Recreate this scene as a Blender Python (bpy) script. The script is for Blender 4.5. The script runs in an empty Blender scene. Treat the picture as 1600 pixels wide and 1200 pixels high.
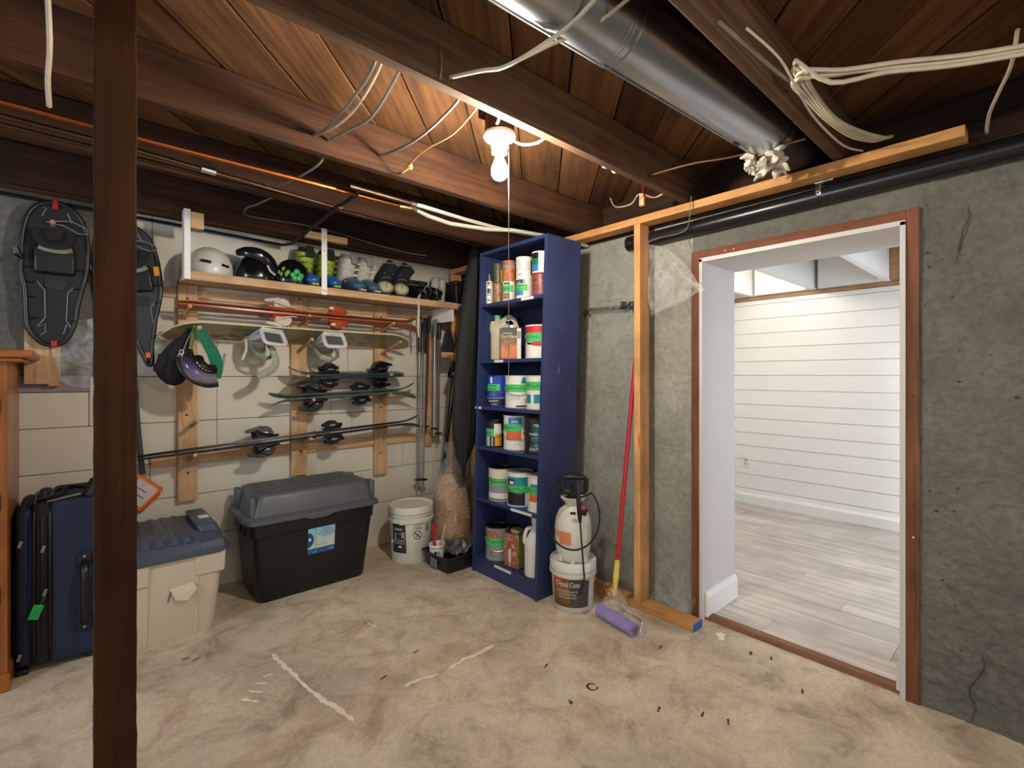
import bpy, math, random
from mathutils import Vector, Matrix, noise as mnoise
random.seed(7)
S = bpy.context.scene
COL = S.collection
PI = math.pi

# ------------------------------------------------------------------ camera, world, exposure
cd = bpy.data.cameras.new('camera')
cam = bpy.data.objects.new('camera', cd)
COL.objects.link(cam)
cam.location = (0, 0, 1.25)
cam.rotation_euler = (PI / 2, 0, math.radians(-41.9))
cd.sensor_width = 36
cd.lens = 36 * 758 / 1600
cd.shift_y = -13 / 1600
cd.clip_start = 0.02
S.camera = cam
W = bpy.data.worlds.new('world')
S.world = W
W.use_nodes = True
W.node_tree.nodes['Background'].inputs[0].default_value = (1.0, 0.95, 0.88, 1)
W.node_tree.nodes['Background'].inputs[1].default_value = 0.52
S.view_settings.view_transform = 'Standard'
S.view_settings.look = 'None'
S.view_settings.gamma = 1
S.view_settings.use_curve_mapping = False
S.view_settings.exposure = 0.55
BULB = 830.0           # radiance of the bare bulb
DAY = 25.0             # daylight from the next room's window
WARM = 14.0            # lamp on the next room's ceiling


def lamp(name, kind, loc, energy, color, size=0.1, rot=(0, 0, 0), size_y=None):
    d = bpy.data.lights.new(name, kind)
    d.energy = energy
    d.color = color
    if kind == 'AREA':
        d.size = size
        if size_y:
            d.shape = 'RECTANGLE'
            d.size_y = size_y
    else:
        d.shadow_soft_size = size
    o = bpy.data.objects.new(name, d)
    o.location = loc
    o.rotation_euler = rot
    COL.objects.link(o)
    return o


# window of the white room, out of view past the door's hinge side, and a window behind the camera
lamp('room_window_daylight', 'AREA', (3.95, -1.35, 1.25), DAY, (0.76, 0.86, 1.0), 1.3, (PI / 2, 0, 0), 1.1)
lamp('room_ceiling_bulb', 'POINT', (3.8, 1.62, 2.08), WARM, (1.0, 0.92, 0.8), 0.04)
lamp('basement_window_daylight', 'AREA', (-2.2, 1.6, 1.75), 18.0, (0.62, 0.78, 1.0), 0.6, (0, math.radians(-90), math.radians(20)), 0.4)

lamp('added_basement_fill', 'POINT', (.75, -.62, 1.97), 17.0, (1.0, .93, .82), .09)  # added unseen fill behind the camera, brightens the near ceiling bays and joists


# ------------------------------------------------------------------ materials
def lin(h):
    h = h.lstrip('#')
    out = []
    for k in (0, 2, 4):
        c = int(h[k:k + 2], 16) / 255
        out.append(c / 12.92 if c <= .04045 else ((c + .055) / 1.055) ** 2.4)
    return tuple(out) + (1,)


MATS = {}


def base_mat(name, rough=0.5, metal=0.0, spec=0.5):
    m = bpy.data.materials.new(name)
    m.use_nodes = True
    b = m.node_tree.nodes['Principled BSDF']
    b.inputs['Roughness'].default_value = rough
    b.inputs['Metallic'].default_value = metal
    b.inputs['Specular IOR Level'].default_value = spec
    MATS[name] = m
    return m, m.node_tree.nodes, m.node_tree.links, b


def ramp(n, l, fac, stops):
    r = n.new('ShaderNodeValToRGB')
    e = r.color_ramp.elements
    while len(e) < len(stops):
        e.new(0.5)
    for k, (p, c) in enumerate(stops):
        e[k].position = p
        e[k].color = c
    l.new(fac, r.inputs[0])
    return r.outputs[0]


def noise(n, l, vec, scale, detail=4, rough=.6, dist=0.0):
    t = n.new('ShaderNodeTexNoise')
    t.inputs['Scale'].default_value = scale
    t.inputs['Detail'].default_value = detail
    t.inputs['Roughness'].default_value = rough
    t.inputs['Distortion'].default_value = dist
    l.new(vec, t.inputs['Vector'])
    return t.outputs['Fac']


def coords(n, l, scale=(1, 1, 1), rand=0.0):
    tc = n.new('ShaderNodeTexCoord')
    mp = n.new('ShaderNodeMapping')
    mp.inputs['Scale'].default_value = scale
    v = tc.outputs['Object']
    if rand:
        oi = n.new('ShaderNodeObjectInfo')
        mu = n.new('ShaderNodeMath')
        mu.operation = 'MULTIPLY'
        mu.inputs[1].default_value = rand
        l.new(oi.outputs['Random'], mu.inputs[0])
        ad = n.new('ShaderNodeVectorMath')
        ad.operation = 'ADD'
        l.new(v, ad.inputs[0])
        l.new(mu.outputs[0], ad.inputs[1])
        v = ad.outputs[0]
    l.new(v, mp.inputs['Vector'])
    return mp.outputs[0]


def mixc(n, l, fac, a, b, mode='MIX'):
    x = n.new('ShaderNodeMix')
    x.data_type = 'RGBA'
    x.blend_type = mode
    for sock, v in ((x.inputs[0], fac), (x.inputs[6], a), (x.inputs[7], b)):
        if isinstance(v, (int, float, tuple)):
            sock.default_value = v
        else:
            l.new(v, sock)
    return x.outputs[2]


def bump(n, l, b, h, strength, dist=0.01):
    bp = n.new('ShaderNodeBump')
    bp.inputs['Strength'].default_value = strength
    bp.inputs['Distance'].default_value = dist
    l.new(h, bp.inputs['Height'])
    l.new(bp.outputs[0], b.inputs['Normal'])


def plain(name, col, rough=0.5, metal=0.0, var=0.12, scale=30, bmp=0.0, spec=0.5, alpha=None, trans=0.0):
    """One colour with a slight mottle and optional fine relief."""
    if name in MATS:
        return MATS[name]
    m, n, l, b = base_mat(name, rough, metal, spec)
    c = lin(col)
    v = coords(n, l)
    f = noise(n, l, v, scale)
    lo = tuple(x * (1 - var) for x in c[:3]) + (1,)
    hi = tuple(min(1, x * (1 + var)) for x in c[:3]) + (1,)
    l.new(ramp(n, l, f, [(.3, lo), (.7, hi)]), b.inputs['Base Color'])
    if bmp:
        bump(n, l, b, f, bmp, .003)
    if alpha is not None:
        b.inputs['Alpha'].default_value = alpha
    if trans:
        b.inputs['Transmission Weight'].default_value = trans
    return m


def wood(name, dark, light, axis='x', rough=0.6, rand=9.0, vary=0.35, scale=1.0, knots=True, spec=0.3, bmp=.25):
    if name in MATS:
        return MATS[name]
    m, n, l, b = base_mat(name, rough, 0, spec)
    s = {'x': (1.2, 22, 22), 'y': (22, 1.2, 22), 'z': (22, 22, 1.2)}[axis]
    v = coords(n, l, tuple(q * scale for q in s), rand)
    f = noise(n, l, v, 1.6, 6, .62, .8)
    col = ramp(n, l, f, [(.28, lin(dark)), (.72, lin(light))])
    v2 = coords(n, l, (1, 1, 1), rand)
    f2 = noise(n, l, v2, 4.5 * scale, 3)
    col = mixc(n, l, 1.0, col, ramp(n, l, f2, [(.25, (.62, .6, .58, 1)), (.7, (1.08, 1.05, 1.02, 1))]), 'MULTIPLY')
    if knots:
        vo = n.new('ShaderNodeTexVoronoi')
        s3 = {'x': (2.2, 9, 9), 'y': (9, 2.2, 9), 'z': (9, 9, 2.2)}[axis]
        l.new(coords(n, l, tuple(q * scale for q in s3), rand), vo.inputs['Vector'])
        vo.inputs['Scale'].default_value = 1.0
        col = mixc(n, l, ramp(n, l, vo.outputs['Distance'], [(.04, (1, 1, 1, 1)), (.13, (0, 0, 0, 1))]), col, lin(dark), 'MULTIPLY')
    if vary:
        oi = n.new('ShaderNodeObjectInfo')
        col = mixc(n, l, 1.0, col, ramp(n, l, oi.outputs['Random'], [(0, (1 - vary, 1 - vary * 1.15, 1 - vary * 1.25, 1)), (1, (1 + vary * .35, 1 + vary * .3, 1 + vary * .25, 1))]), 'MULTIPLY')
    l.new(col, b.inputs['Base Color'])
    bump(n, l, b, f, bmp, .004)
    return m


def concrete_wall(name, gain=1.0):
    m, n, l, b = base_mat(name, .9, 0, .2)
    v = coords(n, l)
    f1 = noise(n, l, v, 2.1, 6, .65, .3)
    f2 = noise(n, l, v, 38, 4, .7)
    f3 = noise(n, l, v, 9, 6, .7, .6)
    col = ramp(n, l, f1, [(.25, lin('#6b6b64')), (.5, lin('#858479')), (.78, lin('#9a988e'))])
    col = mixc(n, l, .45, col, ramp(n, l, f2, [(.3, lin('#5c5a54')), (.7, lin('#b0ada4'))]), 'OVERLAY')
    vo = n.new('ShaderNodeTexVoronoi')
    l.new(v, vo.inputs['Vector'])
    vo.inputs['Scale'].default_value = 26
    pit = ramp(n, l, vo.outputs['Distance'], [(.03, (0, 0, 0, 1)), (.16, (1, 1, 1, 1))])
    msk = ramp(n, l, f3, [(.5, (0, 0, 0, 1)), (.62, (1, 1, 1, 1))])
    pit = mixc(n, l, msk, (1, 1, 1, 1), pit)
    col = mixc(n, l, .55, col, pit, 'MULTIPLY')
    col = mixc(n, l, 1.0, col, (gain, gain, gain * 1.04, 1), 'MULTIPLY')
    l.new(col, b.inputs['Base Color'])
    h = mixc(n, l, .4, f3, f2)
    h = mixc(n, l, .6, h, pit, 'MULTIPLY')
    bump(n, l, b, h, 1.0, .016)
    MATS[name] = m
    return m


def concrete_floor(name):
    m, n, l, b = base_mat(name, .75, 0, .35)
    v = coords(n, l)
    f1 = noise(n, l, v, 1.3, 7, .66, .5)
    f2 = noise(n, l, v, 60, 3, .7)
    f3 = noise(n, l, v, 5.0, 8, .72, .8)
    f4 = noise(n, l, v, 2.6, 5, .6, 1.2)
    col = ramp(n, l, f1, [(.25, lin('#a79c89')), (.5, lin('#c3bbaa')), (.75, lin('#d6cfc0'))])
    col = mixc(n, l, ramp(n, l, f4, [(.54, (0, 0, 0, 1)), (.72, (.5, .5, .5, 1))]), col, lin('#a8926e'))
    col = mixc(n, l, .75, col, ramp(n, l, f3, [(.32, lin('#6a6050')), (.52, lin('#a8a29a')), (.8, lin('#c2bcb0'))]), 'OVERLAY')
    col = mixc(n, l, .25, col, ramp(n, l, f2, [(.3, (.3, .3, .3, 1)), (.7, (.75, .75, .75, 1))]), 'OVERLAY')
    # pale trowel patches and a grey worn patch
    f5 = noise(n, l, v, 1.7, 4, .5, .4)
    col = mixc(n, l, ramp(n, l, f5, [(.6, (0, 0, 0, 1)), (.75, (.5, .5, .5, 1))]), col, lin('#85827c'))
    col = mixc(n, l, 1.0, col, (1.32, 1.32, 1.32, 1), 'MULTIPLY')
    l.new(col, b.inputs['Base Color'])
    bump(n, l, b, mixc(n, l, .5, f3, f2), .28, .006)
    MATS[name] = m
    return m


def metal(name, col, rough=.3, scale=14, var=.15):
    return plain(name, col, rough, 1.0, var, scale, .02)


def film(name, tint=(1, 1, 1), amount=.3, rough=.12, spec=1.0):
    """Thin clear plastic sheet: mostly see-through, with gloss and creases."""
    m, n, l, b = base_mat(name, rough, 0, spec)
    b.inputs['Base Color'].default_value = tint + (1,)
    v = coords(n, l)
    f = noise(n, l, v, 14, 5, .6, 1.5)
    a = n.new('ShaderNodeMapRange')
    a.inputs[1].default_value = .35
    a.inputs[2].default_value = .75
    a.inputs[3].default_value = amount * .35
    a.inputs[4].default_value = min(1, amount * 1.5)
    l.new(f, a.inputs[0])
    l.new(a.outputs[0], b.inputs['Alpha'])
    bump(n, l, b, f, .8, .02)
    return m


def mottle(name, cols, scale=25, rough=.45, spec=.5):
    """Several colours in patches (camouflage, pellets, photo prints)."""
    if name in MATS:
        return MATS[name]
    m, n, l, b = base_mat(name, rough, 0, spec)
    f = noise(n, l, coords(n, l), scale, 3, .6, .8)
    k = len(cols)
    l.new(ramp(n, l, f, [(.3 + .4 * q / max(1, k - 1), lin(c)) for q, c in enumerate(cols)]), b.inputs['Base Color'])
    return m


def grad(name, stops, z0, z1, rough=.45, nz=0.25):
    """Printed picture that runs from one colour to another up the thing (object z)."""
    m, n, l, b = base_mat(name, rough)
    tc = n.new('ShaderNodeTexCoord')
    sp = n.new('ShaderNodeSeparateXYZ')
    l.new(tc.outputs['Object'], sp.inputs[0])
    mr = n.new('ShaderNodeMapRange')
    mr.inputs[1].default_value = z0
    mr.inputs[2].default_value = z1
    l.new(sp.outputs[2], mr.inputs[0])
    f = noise(n, l, tc.outputs['Object'], 45, 4)
    ma = n.new('ShaderNodeMath')
    ma.operation = 'MULTIPLY_ADD'
    ma.inputs[1].default_value = nz
    l.new(f, ma.inputs[0])
    l.new(mr.outputs[0], ma.inputs[2])
    l.new(ramp(n, l, ma.outputs[0], [(p + nz * .5, lin(c)) for p, c in stops]), b.inputs['Base Color'])
    return m


M_CONC = concrete_wall('concrete wall', .78)
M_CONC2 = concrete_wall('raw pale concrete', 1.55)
M_FLOOR = concrete_floor('concrete floor')
M_WALLW = plain('cream painted board', '#cfc8ba', .6, var=.04, scale=6, bmp=.03)
M_LILAC = plain('lilac painted board', '#8d7f8c', .6, var=.04, scale=6)
M_PINE = wood('pine', '#bd9469', '#e4c29b', 'z', .6, vary=.12)
M_PINEX = wood('pine lengthwise', '#bd9469', '#e4c29b', 'x', .6, vary=.12)
M_PINEY = wood('fir framing lengthwise', '#bb8349', '#e0aa70', 'y', .6, vary=.1)
M_STUD = wood('fir stud', '#c48c52', '#ecb67c', 'z', .6, vary=.08)
M_PEG = wood('dowel', '#b08257', '#dbb58a', 'y', .6, vary=.1, knots=False)
M_JOIST2 = wood('old grey joist', '#3a291d', '#74573f', 'x', .85, vary=.1, scale=.8)
M_JOIST = wood('old fir joist', '#2c1a0f', '#5a3a23', 'x', .85, vary=.25, scale=.8)
M_PLANK = wood('old ceiling plank', '#452c19', '#86603a', 'x', .85, vary=.55, scale=.7)
M_RIM = wood('dark rim beam', '#231710', '#4a3222', 'y', .85, vary=.1)
M_SILL = wood('old sill beam', '#4a2f1d', '#8a5f3f', 'x', .8, vary=.15)
M_POST = wood('dark stained post', '#2b180b', '#462a16', 'z', .75, vary=0, scale=.7, knots=False, spec=.15)
M_CASING = wood('red fir casing', '#5c3828', '#8f5c42', 'z', .7, vary=.1)
M_CASINGY = wood('red fir head casing', '#6a3f2b', '#9c6145', 'y', .7, vary=.1)
M_CAB = wood('varnished pine', '#a55f22', '#d08a44', 'z', .32, vary=.15, spec=.5)
M_CABX = wood('varnished pine top', '#9c5620', '#c67c38', 'x', .28, vary=.1, spec=.5)
M_WHITE = plain('white paint', '#e6e4e0', .45, var=.02, scale=5)
M_JAMB = plain('white jamb paint', '#cbc6c3', .45, var=.02, scale=5)
M_WHITE2 = plain('white shiplap paint', '#e9e7e3', .4, var=.02, scale=4)
M_TRIMB = wood('tan beam trim', '#9a7650', '#c09a70', 'y', .6, vary=.05)
M_LAM = wood('grey oak laminate', '#aaa29c', '#e4ddd8', 'y', .38, vary=.1, knots=False, spec=.5, bmp=.05, scale=.55)
M_THRESH = wood('worn threshold', '#6e4a36', '#a57a5c', 'y', .7, vary=0)
M_BLUE = plain('navy shelf paint', '#2b375f', .38, var=.12, scale=9, bmp=.04)
M_BLUEB = plain('dark navy back board', '#1c2440', .6, var=.2, scale=9)
M_BLACKPL = plain('black plastic', '#151516', .4, var=.2, scale=20, bmp=.02)
M_BLACKBIN = plain('black bin plastic', '#141416', .35, var=.2, scale=8, bmp=.04)
M_GREYLID = plain('grey lid plastic', '#56585c', .45, var=.06, scale=8, bmp=.03)
M_BEIGE = plain('almond bin plastic', '#c9bda8', .45, var=.03, scale=7, bmp=.02)
M_SLATE = plain('slate blue lid plastic', '#464e5e', .4, var=.08, scale=8, bmp=.03)
M_PAILW = plain('white pail plastic', '#d8d2c6', .4, var=.04, scale=9)
M_BLK = plain('matt black', '#0e0e0f', .42, var=.2)
M_RUB = plain('black rubber', '#131313', .7, var=.2)
M_FAB = plain('black fabric', '#19181a', .9, var=.25, scale=120, bmp=.2)
M_NAVYF = plain('navy luggage fabric', '#18213a', .85, var=.15, scale=160, bmp=.25)
M_CHAR = plain('charcoal nylon', '#171615', .75, var=.25, scale=10, bmp=.15)
M_STEEL = metal('galvanised steel', '#b9bcc0', .28, 5, .1)
M_SILV = metal('bright metal', '#c9c9c8', .3)
M_ALU = plain('grey aluminium pole', '#8c8a86', .35, .6, .1)
M_COPPER = metal('copper', '#96552f', .4, 9, .25)
M_OLDMETAL = metal('tarnished pipe', '#5d4a3a', .5, 9, .3)
M_ABS = plain('black drain pipe', '#141517', .28, var=.15, scale=12)
M_PEX = plain('white plastic tube', '#aaa49c', .45, var=.05)
M_CABLE = plain('white cable sheath', '#bdb29c', .5, var=.1)
M_CABLEG = plain('grey cable sheath', '#77706a', .5, var=.1)
M_PORC = plain('white porcelain', '#e8e4dc', .25, var=.02)
M_RED = plain('red paint', '#b3141e', .35, var=.08)
M_REDP = plain('red plastic', '#c3242a', .4, var=.1)
M_YEL = plain('yellow plastic', '#d9c25a', .5, var=.1)
M_PURP = plain('lavender roller nap', '#8d72c0', .95, var=.15, scale=220, bmp=.4)
M_GREENT = plain('green masking tape', '#43b45f', .6, var=.06)
M_INK = plain('black ink', '#16181a', .6, var=.1)
M_WHT = plain('white print', '#e6e3dc', .5, var=.03)
M_ORNG = plain('orange plastic', '#d8661c', .5, var=.1)
M_FILM = film('clear vapour film', (.93, .93, .9), .12, .16)
M_FILM3 = film('creased vapour film', (.93, .93, .9), .24, .14)
M_FILM2 = film('clear bag film', (.95, .95, .95), .17, .1)
M_INSUL = plain('white insulation', '#cfc6b6', .95, var=.15, scale=40, bmp=.5)


# ------------------------------------------------------------------ mesh builder
class B:
    def __init__(s):
        s.v = []
        s.f = []
        s.m = []
        s.mats = []

    def add(s, vs, fs, mi=0):
        o = len(s.v)
        s.v += [Vector(p) for p in vs]
        s.f += [tuple(i + o for i in q) for q in fs]
        s.m += [mi] * len(fs)
        return s

    def box(s, x0, y0, z0, x1, y1, z1, mi=0):
        vs = [(x, y, z) for z in (z0, z1) for y in (y0, y1) for x in (x0, x1)]
        return s.add(vs, [(0, 2, 3, 1), (4, 5, 7, 6), (0, 1, 5, 4), (2, 6, 7, 3), (0, 4, 6, 2), (1, 3, 7, 5)], mi)

    def cbox(s, c, d, mat=None, mi=0):
        t = B().box(-d[0] / 2, -d[1] / 2, -d[2] / 2, d[0] / 2, d[1] / 2, d[2] / 2)
        R = Matrix.Translation(c) @ (mat if mat else Matrix())
        return s.add([R @ p for p in t.v], t.f, mi)

    def frustum(s, a, z0, b, z1, mi=0, bottom=True, top=True):
        """a, b = (x0, y0, x1, y1) of the lower and upper rectangle"""
        vs = [(x, y, z) for (q, z) in ((a, z0), (b, z1)) for y in (q[1], q[3]) for x in (q[0], q[2])]
        fs = [(0, 1, 5, 4), (2, 6, 7, 3), (0, 4, 6, 2), (1, 3, 7, 5)]
        if bottom:
            fs.append((0, 2, 3, 1))
        if top:
            fs.append((4, 5, 7, 6))
        return s.add(vs, fs, mi)

    def tube(s, pts, r, n=8, closed=False, caps=True, mi=0, up=None, sm=3):
        P = [Vector(p) for p in pts]
        k = len(P)
        R = r if isinstance(r, (list,)) else [r] * k
        R = [(q, q) if not isinstance(q, tuple) else q for q in R]
        if sm and isinstance(r, list) and 4 <= k <= 12 and not closed:      # round the run off with a spline
            cat = lambda a, b, c, d, t: .5 * ((2 * b) + (c - a) * t + (2 * a - 5 * b + 4 * c - d) * t * t + (3 * b - a - 3 * c + d) * t ** 3)
            P2, R2 = [], []
            for i in range(k - 1):
                ix = (max(i - 1, 0), i, i + 1, min(i + 2, k - 1))
                for q in range(sm):
                    t = q / sm
                    P2.append(cat(*[P[j] for j in ix], t))
                    R2.append(tuple(max(.0004, cat(*[R[j][e] for j in ix], t)) for e in (0, 1)))
            P, R = P2 + [P[-1]], R2 + [R[-1]]
            k = len(P)
        T = []
        for i in range(k):
            if closed:
                t = P[(i + 1) % k] - P[i - 1]
            else:
                t = P[min(i + 1, k - 1)] - P[max(i - 1, 0)]
            T.append(t.normalized())
        u = Vector(up) if up else (Vector((0, 0, 1)) if abs(T[0].z) < .9 else Vector((1, 0, 0)))
        vs = []
        for i in range(k):
            u = u - T[i] * u.dot(T[i])
            if u.length < 1e-6:
                u = Vector((1, 0, 0)) - T[i] * T[i].x
            u.normalize()
            w = T[i].cross(u)
            for j in range(n):
                a = 2 * PI * j / n
                vs.append(P[i] + w * (math.cos(a) * R[i][0]) + u * (math.sin(a) * R[i][1]))
        fs = []
        for i in range(k if closed else k - 1):
            for j in range(n):
                a, b = i * n + j, i * n + (j + 1) % n
                c, d = ((i + 1) % k) * n + (j + 1) % n, ((i + 1) % k) * n + j
                fs.append((a, b, c, d))
        if caps and not closed:
            fs.append(tuple(range(n - 1, -1, -1)))
            fs.append(tuple(range((k - 1) * n, k * n)))
        return s.add(vs, fs, mi)

    def lathe(s, prof, c=(0, 0, 0), n=24, sx=1, sy=1, a0=0.0, a1=2 * PI, mi=0):
        full = abs(a1 - a0 - 2 * PI) < 1e-6
        m = n if full else n + 1
        vs = []
        for r, z in prof:
            for j in range(m):
                a = a0 + (a1 - a0) * j / n
                vs.append((c[0] + math.cos(a) * r * sx, c[1] + math.sin(a) * r * sy, c[2] + z))
        fs = []
        for i in range(len(prof) - 1):
            for j in range(n):
                fs.append((i * m + j, i * m + (j + 1) % m, (i + 1) * m + (j + 1) % m, (i + 1) * m + j))
        return s.add(vs, fs, mi)

    def prism(s, poly, z0, z1, mat=None, mi=0):
        k = len(poly)
        vs = [Vector((x, y, z0)) for x, y in poly] + [Vector((x, y, z1)) for x, y in poly]
        if mat:
            vs = [mat @ p for p in vs]
        fs = [tuple(range(k - 1, -1, -1)), tuple(range(k, 2 * k))] + [(i, (i + 1) % k, k + (i + 1) % k, k + i) for i in range(k)]
        return s.add(vs, fs, mi)

    def grid(s, fn, nu, nv, mi=0):
        vs = [fn(i / nu, j / nv) for j in range(nv + 1) for i in range(nu + 1)]
        fs = [(j * (nu + 1) + i, j * (nu + 1) + i + 1, (j + 1) * (nu + 1) + i + 1, (j + 1) * (nu + 1) + i) for j in range(nv) for i in range(nu)]
        return s.add(vs, fs, mi)

    def ball(s, c, r, n=10, mi=0):
        rx, ry, rz = r if isinstance(r, tuple) else (r, r, r)
        h = max(4, n // 2)
        prof = [(math.sin(PI * i / h), -math.cos(PI * i / h)) for i in range(h + 1)]
        t = B().lathe(prof, n=n)
        return s.add([(c[0] + p.x * rx, c[1] + p.y * ry, c[2] + p.z * rz) for p in t.v], t.f, mi)

    def xf(s, mat):
        s.v = [mat @ p for p in s.v]
        return s

    def build(s, name, mat, parent=None, smooth=35, bev=0.0, seg=2, world=False, label=None):
        me = bpy.data.meshes.new(name)
        me.from_pydata([tuple(p) for p in s.v], [], s.f)
        for q in (mat if isinstance(mat, (list, tuple)) else [mat]):
            me.materials.append(q)
        for p, mi in zip(me.polygons, s.m):
            p.material_index = mi
        me.validate()
        me.update()
        if smooth:
            for p in me.polygons:
                p.use_smooth = True
            me.set_sharp_from_angle(angle=math.radians(smooth))
        o = bpy.data.objects.new(name, me)
        COL.objects.link(o)
        if bev:
            b = o.modifiers.new('edge', 'BEVEL')
            b.width = bev
            b.segments = seg
            b.limit_method = 'ANGLE'
            b.angle_limit = math.radians(40)
        if parent:
            o.parent = parent
            if world:
                p = parent
                mw = Matrix()
                while p:
                    mw = p.matrix_parent_inverse @ p.matrix_basis @ mw if p.parent else p.matrix_basis @ mw
                    p = p.parent
                o.matrix_parent_inverse = mw.inverted()
        if label:
            o['label'] = label
        return o


def tag(o, label=None, cat=None, group=None, kind=None):
    for k, v in (('label', label), ('category', cat), ('group', group), ('kind', kind)):
        if v:
            o[k] = v
    return o


def thing(name, label, cat, loc=(0, 0, 0), rz=0.0, group=None):
    o = bpy.data.objects.new(name, None)
    o.empty_display_size = .05
    COL.objects.link(o)
    o.location = loc
    o.rotation_euler = (0, 0, rz)
    return tag(o, label, cat, group)


def struct(name, kind='structure'):
    o = bpy.data.objects.new(name, None)
    o.empty_display_size = .05
    COL.objects.link(o)
    return tag(o, kind=kind)


def children(o):
    return [c for c in bpy.data.objects if c.parent == o]


def dup(o, label=None, parent=None):
    kids = children(o)
    c = o.copy()
    COL.objects.link(c)
    if parent:
        c.parent = parent
    if label:
        c['label'] = label
    for k in kids:
        dup(k, None, c)
    return c


def text_verts(txt, size, cx=True, bold=0.0):
    """Flat letters as (verts, faces) in the XY plane, centred on x, resting on y = 0."""
    cu = bpy.data.curves.new('t', 'FONT')
    cu.body = txt
    cu.size = size
    cu.align_x = 'CENTER' if cx else 'LEFT'
    cu.resolution_u = 2
    cu.offset = bold
    o = bpy.data.objects.new('t', cu)
    COL.objects.link(o)
    dg = bpy.context.evaluated_depsgraph_get()
    dg.update()
    me = bpy.data.meshes.new_from_object(o.evaluated_get(dg))
    vs = [v.co.copy() for v in me.vertices]
    fs = [tuple(p.vertices) for p in me.polygons]
    bpy.data.objects.remove(o)
    bpy.data.curves.remove(cu)
    bpy.data.meshes.remove(me)
    return vs, fs


def text_flat(txt, size, mat4, m, parent, name='lettering', stretch=1.0, world=False):
    vs, fs = text_verts(txt, size)
    b = B().add([mat4 @ Vector((p.x * stretch, p.y, 0)) for p in vs], fs)
    return b.build(name, m, parent, smooth=0, world=world)


def text_round(txt, size, r, z, m, parent, a=0.0, name='lettering', stretch=1.0, taper=0.0):
    """Letters wrapped round a cylinder of radius r; a = turn from the front (local -Y)."""
    vs, fs = text_verts(txt, size)
    out = []
    for p in vs:
        t = -PI / 2 + a + p.x * stretch / r
        rr = r + taper * p.y
        out.append((math.cos(t) * rr, math.sin(t) * rr, z + p.y))
    return B().add(out, fs).build(name, m, parent, smooth=0)


def patch(r, z0, z1, a0, a1, m, parent, name='printed_label', r1=None, n=10, lift=.0008, pinch=0.0):
    """A sticker on a cylinder (or cone); angles in degrees from the front, positive to the viewer's right."""
    r1 = r if r1 is None else r1
    b = B()

    def fn(u, v):
        mid = (a0 + a1) / 2
        half = (a1 - a0) / 2 * (1 - pinch * v)
        t = math.radians(-90 + mid + (u * 2 - 1) * half)
        rr = r + (r1 - r) * v + lift
        return (math.cos(t) * rr, math.sin(t) * rr, z0 + (z1 - z0) * v)
    b.grid(fn, n, 1)
    return b.build(name, m, parent, smooth=60)


def scribble(r, z, a0, a1, amp, m, parent, seed=1, name='handwriting'):
    rnd = random.Random(seed)
    pts = []
    k = 16
    for i in range(k + 1):
        t = math.radians(-90 + a0 + (a1 - a0) * i / k)
        pts.append((math.cos(t) * r, math.sin(t) * r, z + amp * rnd.uniform(-1, 1)))
    return B().tube(pts, .0013, 4).build(name, m, parent, smooth=0)


FACE = lambda x, y: math.atan2(-y, -x) + PI / 2      # turn local -Y towards the camera


def arc(n, f):
    return [f(i / n) for i in range(n + 1)]

# ------------------------------------------------------------------ setting: floors
fl = B().box(-2.6, -2.2, -.12, 2.40, 3.5, 0).build('floor', M_FLOOR, smooth=0)
tag(fl, kind='structure')
M_STREAK = plain('spilled white paint', '#f2eada', .7, var=.1, scale=40)
M_DARKSPOT = plain('dark floor stain', '#4a4238', .8, var=.2, scale=40)
M_TEAL = plain('dried teal paint', '#245a54', .7, var=.1)


def blot(pts, w, m, name, seed=0):
    """A ragged thin smear lying on the floor along pts."""
    rnd = random.Random(seed)
    P = [Vector((x, y, 0)) for x, y in pts]
    Q = []
    for a, b in zip(P, P[1:]):
        for k in range(5):
            Q.append(a.lerp(b, k / 5))
    Q.append(P[-1])
    vs = []
    for i, p in enumerate(Q):
        t = (Q[min(i + 1, len(Q) - 1)] - Q[max(i - 1, 0)]).normalized()
        nrm = Vector((-t.y, t.x, 0))
        e = .12 if i in (0, len(Q) - 1) else 1
        a, b = w * e * rnd.uniform(.25, 1.1), w * e * rnd.uniform(.25, 1.1)
        vs += [p + nrm * a + Vector((0, 0, .0008)), p - nrm * b + Vector((0, 0, .0008))]
    b_ = B().add(vs, [(2 * i, 2 * i + 1, 2 * i + 3, 2 * i + 2) for i in range(len(Q) - 1)])
    return b_.build(name, m, fl, smooth=0)


blot([(.653, 2.341), (.659, 2.251), (.673, 2.145), (.687, 1.993), (.705, 1.873), (.728, 1.805), (.746, 1.688)], .013, M_STREAK, 'paint_streak', 1)
blot([(.98, 1.734), (1.006, 1.744), (1.062, 1.738), (1.13, 1.718)], .011, M_STREAK, 'paint_streak', 2)
blot([(1.178, 1.722), (1.271, 1.733), (1.334, 1.723), (1.441, 1.731)], .012, M_STREAK, 'paint_streak', 3)
for k in range(4):
    blot([(.47 + .035 * k, 2.10 + .03 * k), (.52 + .03 * k, 2.03 + .05 * k)], .007, M_STREAK, 'paint_streak', 5 + k)
blot([(1.095, 2.316), (1.11, 2.235)], .007, M_STREAK, 'paint_streak', 9)
for k, (x, y) in enumerate([(2.257, .902), (2.283, .825), (1.748, .776), (1.717, .856), (2.134, .657), (.357, 2.553), (.387, 2.513), (.944, 1.844), (1.139, 1.918), (2.0, 1.2), (1.5, 1.45), (1.62, .98)]):
    blot([(x - .015, y), (x + .02, y + .012)], .007, M_DARKSPOT, 'dark_fleck', 20 + k)
for k in range(2):
    blot([(1.541 + .02 * math.cos(q * .8 + k), 1.235 + .022 * math.sin(q * .8 + k)) for q in range(6 + k)], .005, M_TEAL, 'teal_drip', 40 + k)
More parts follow.
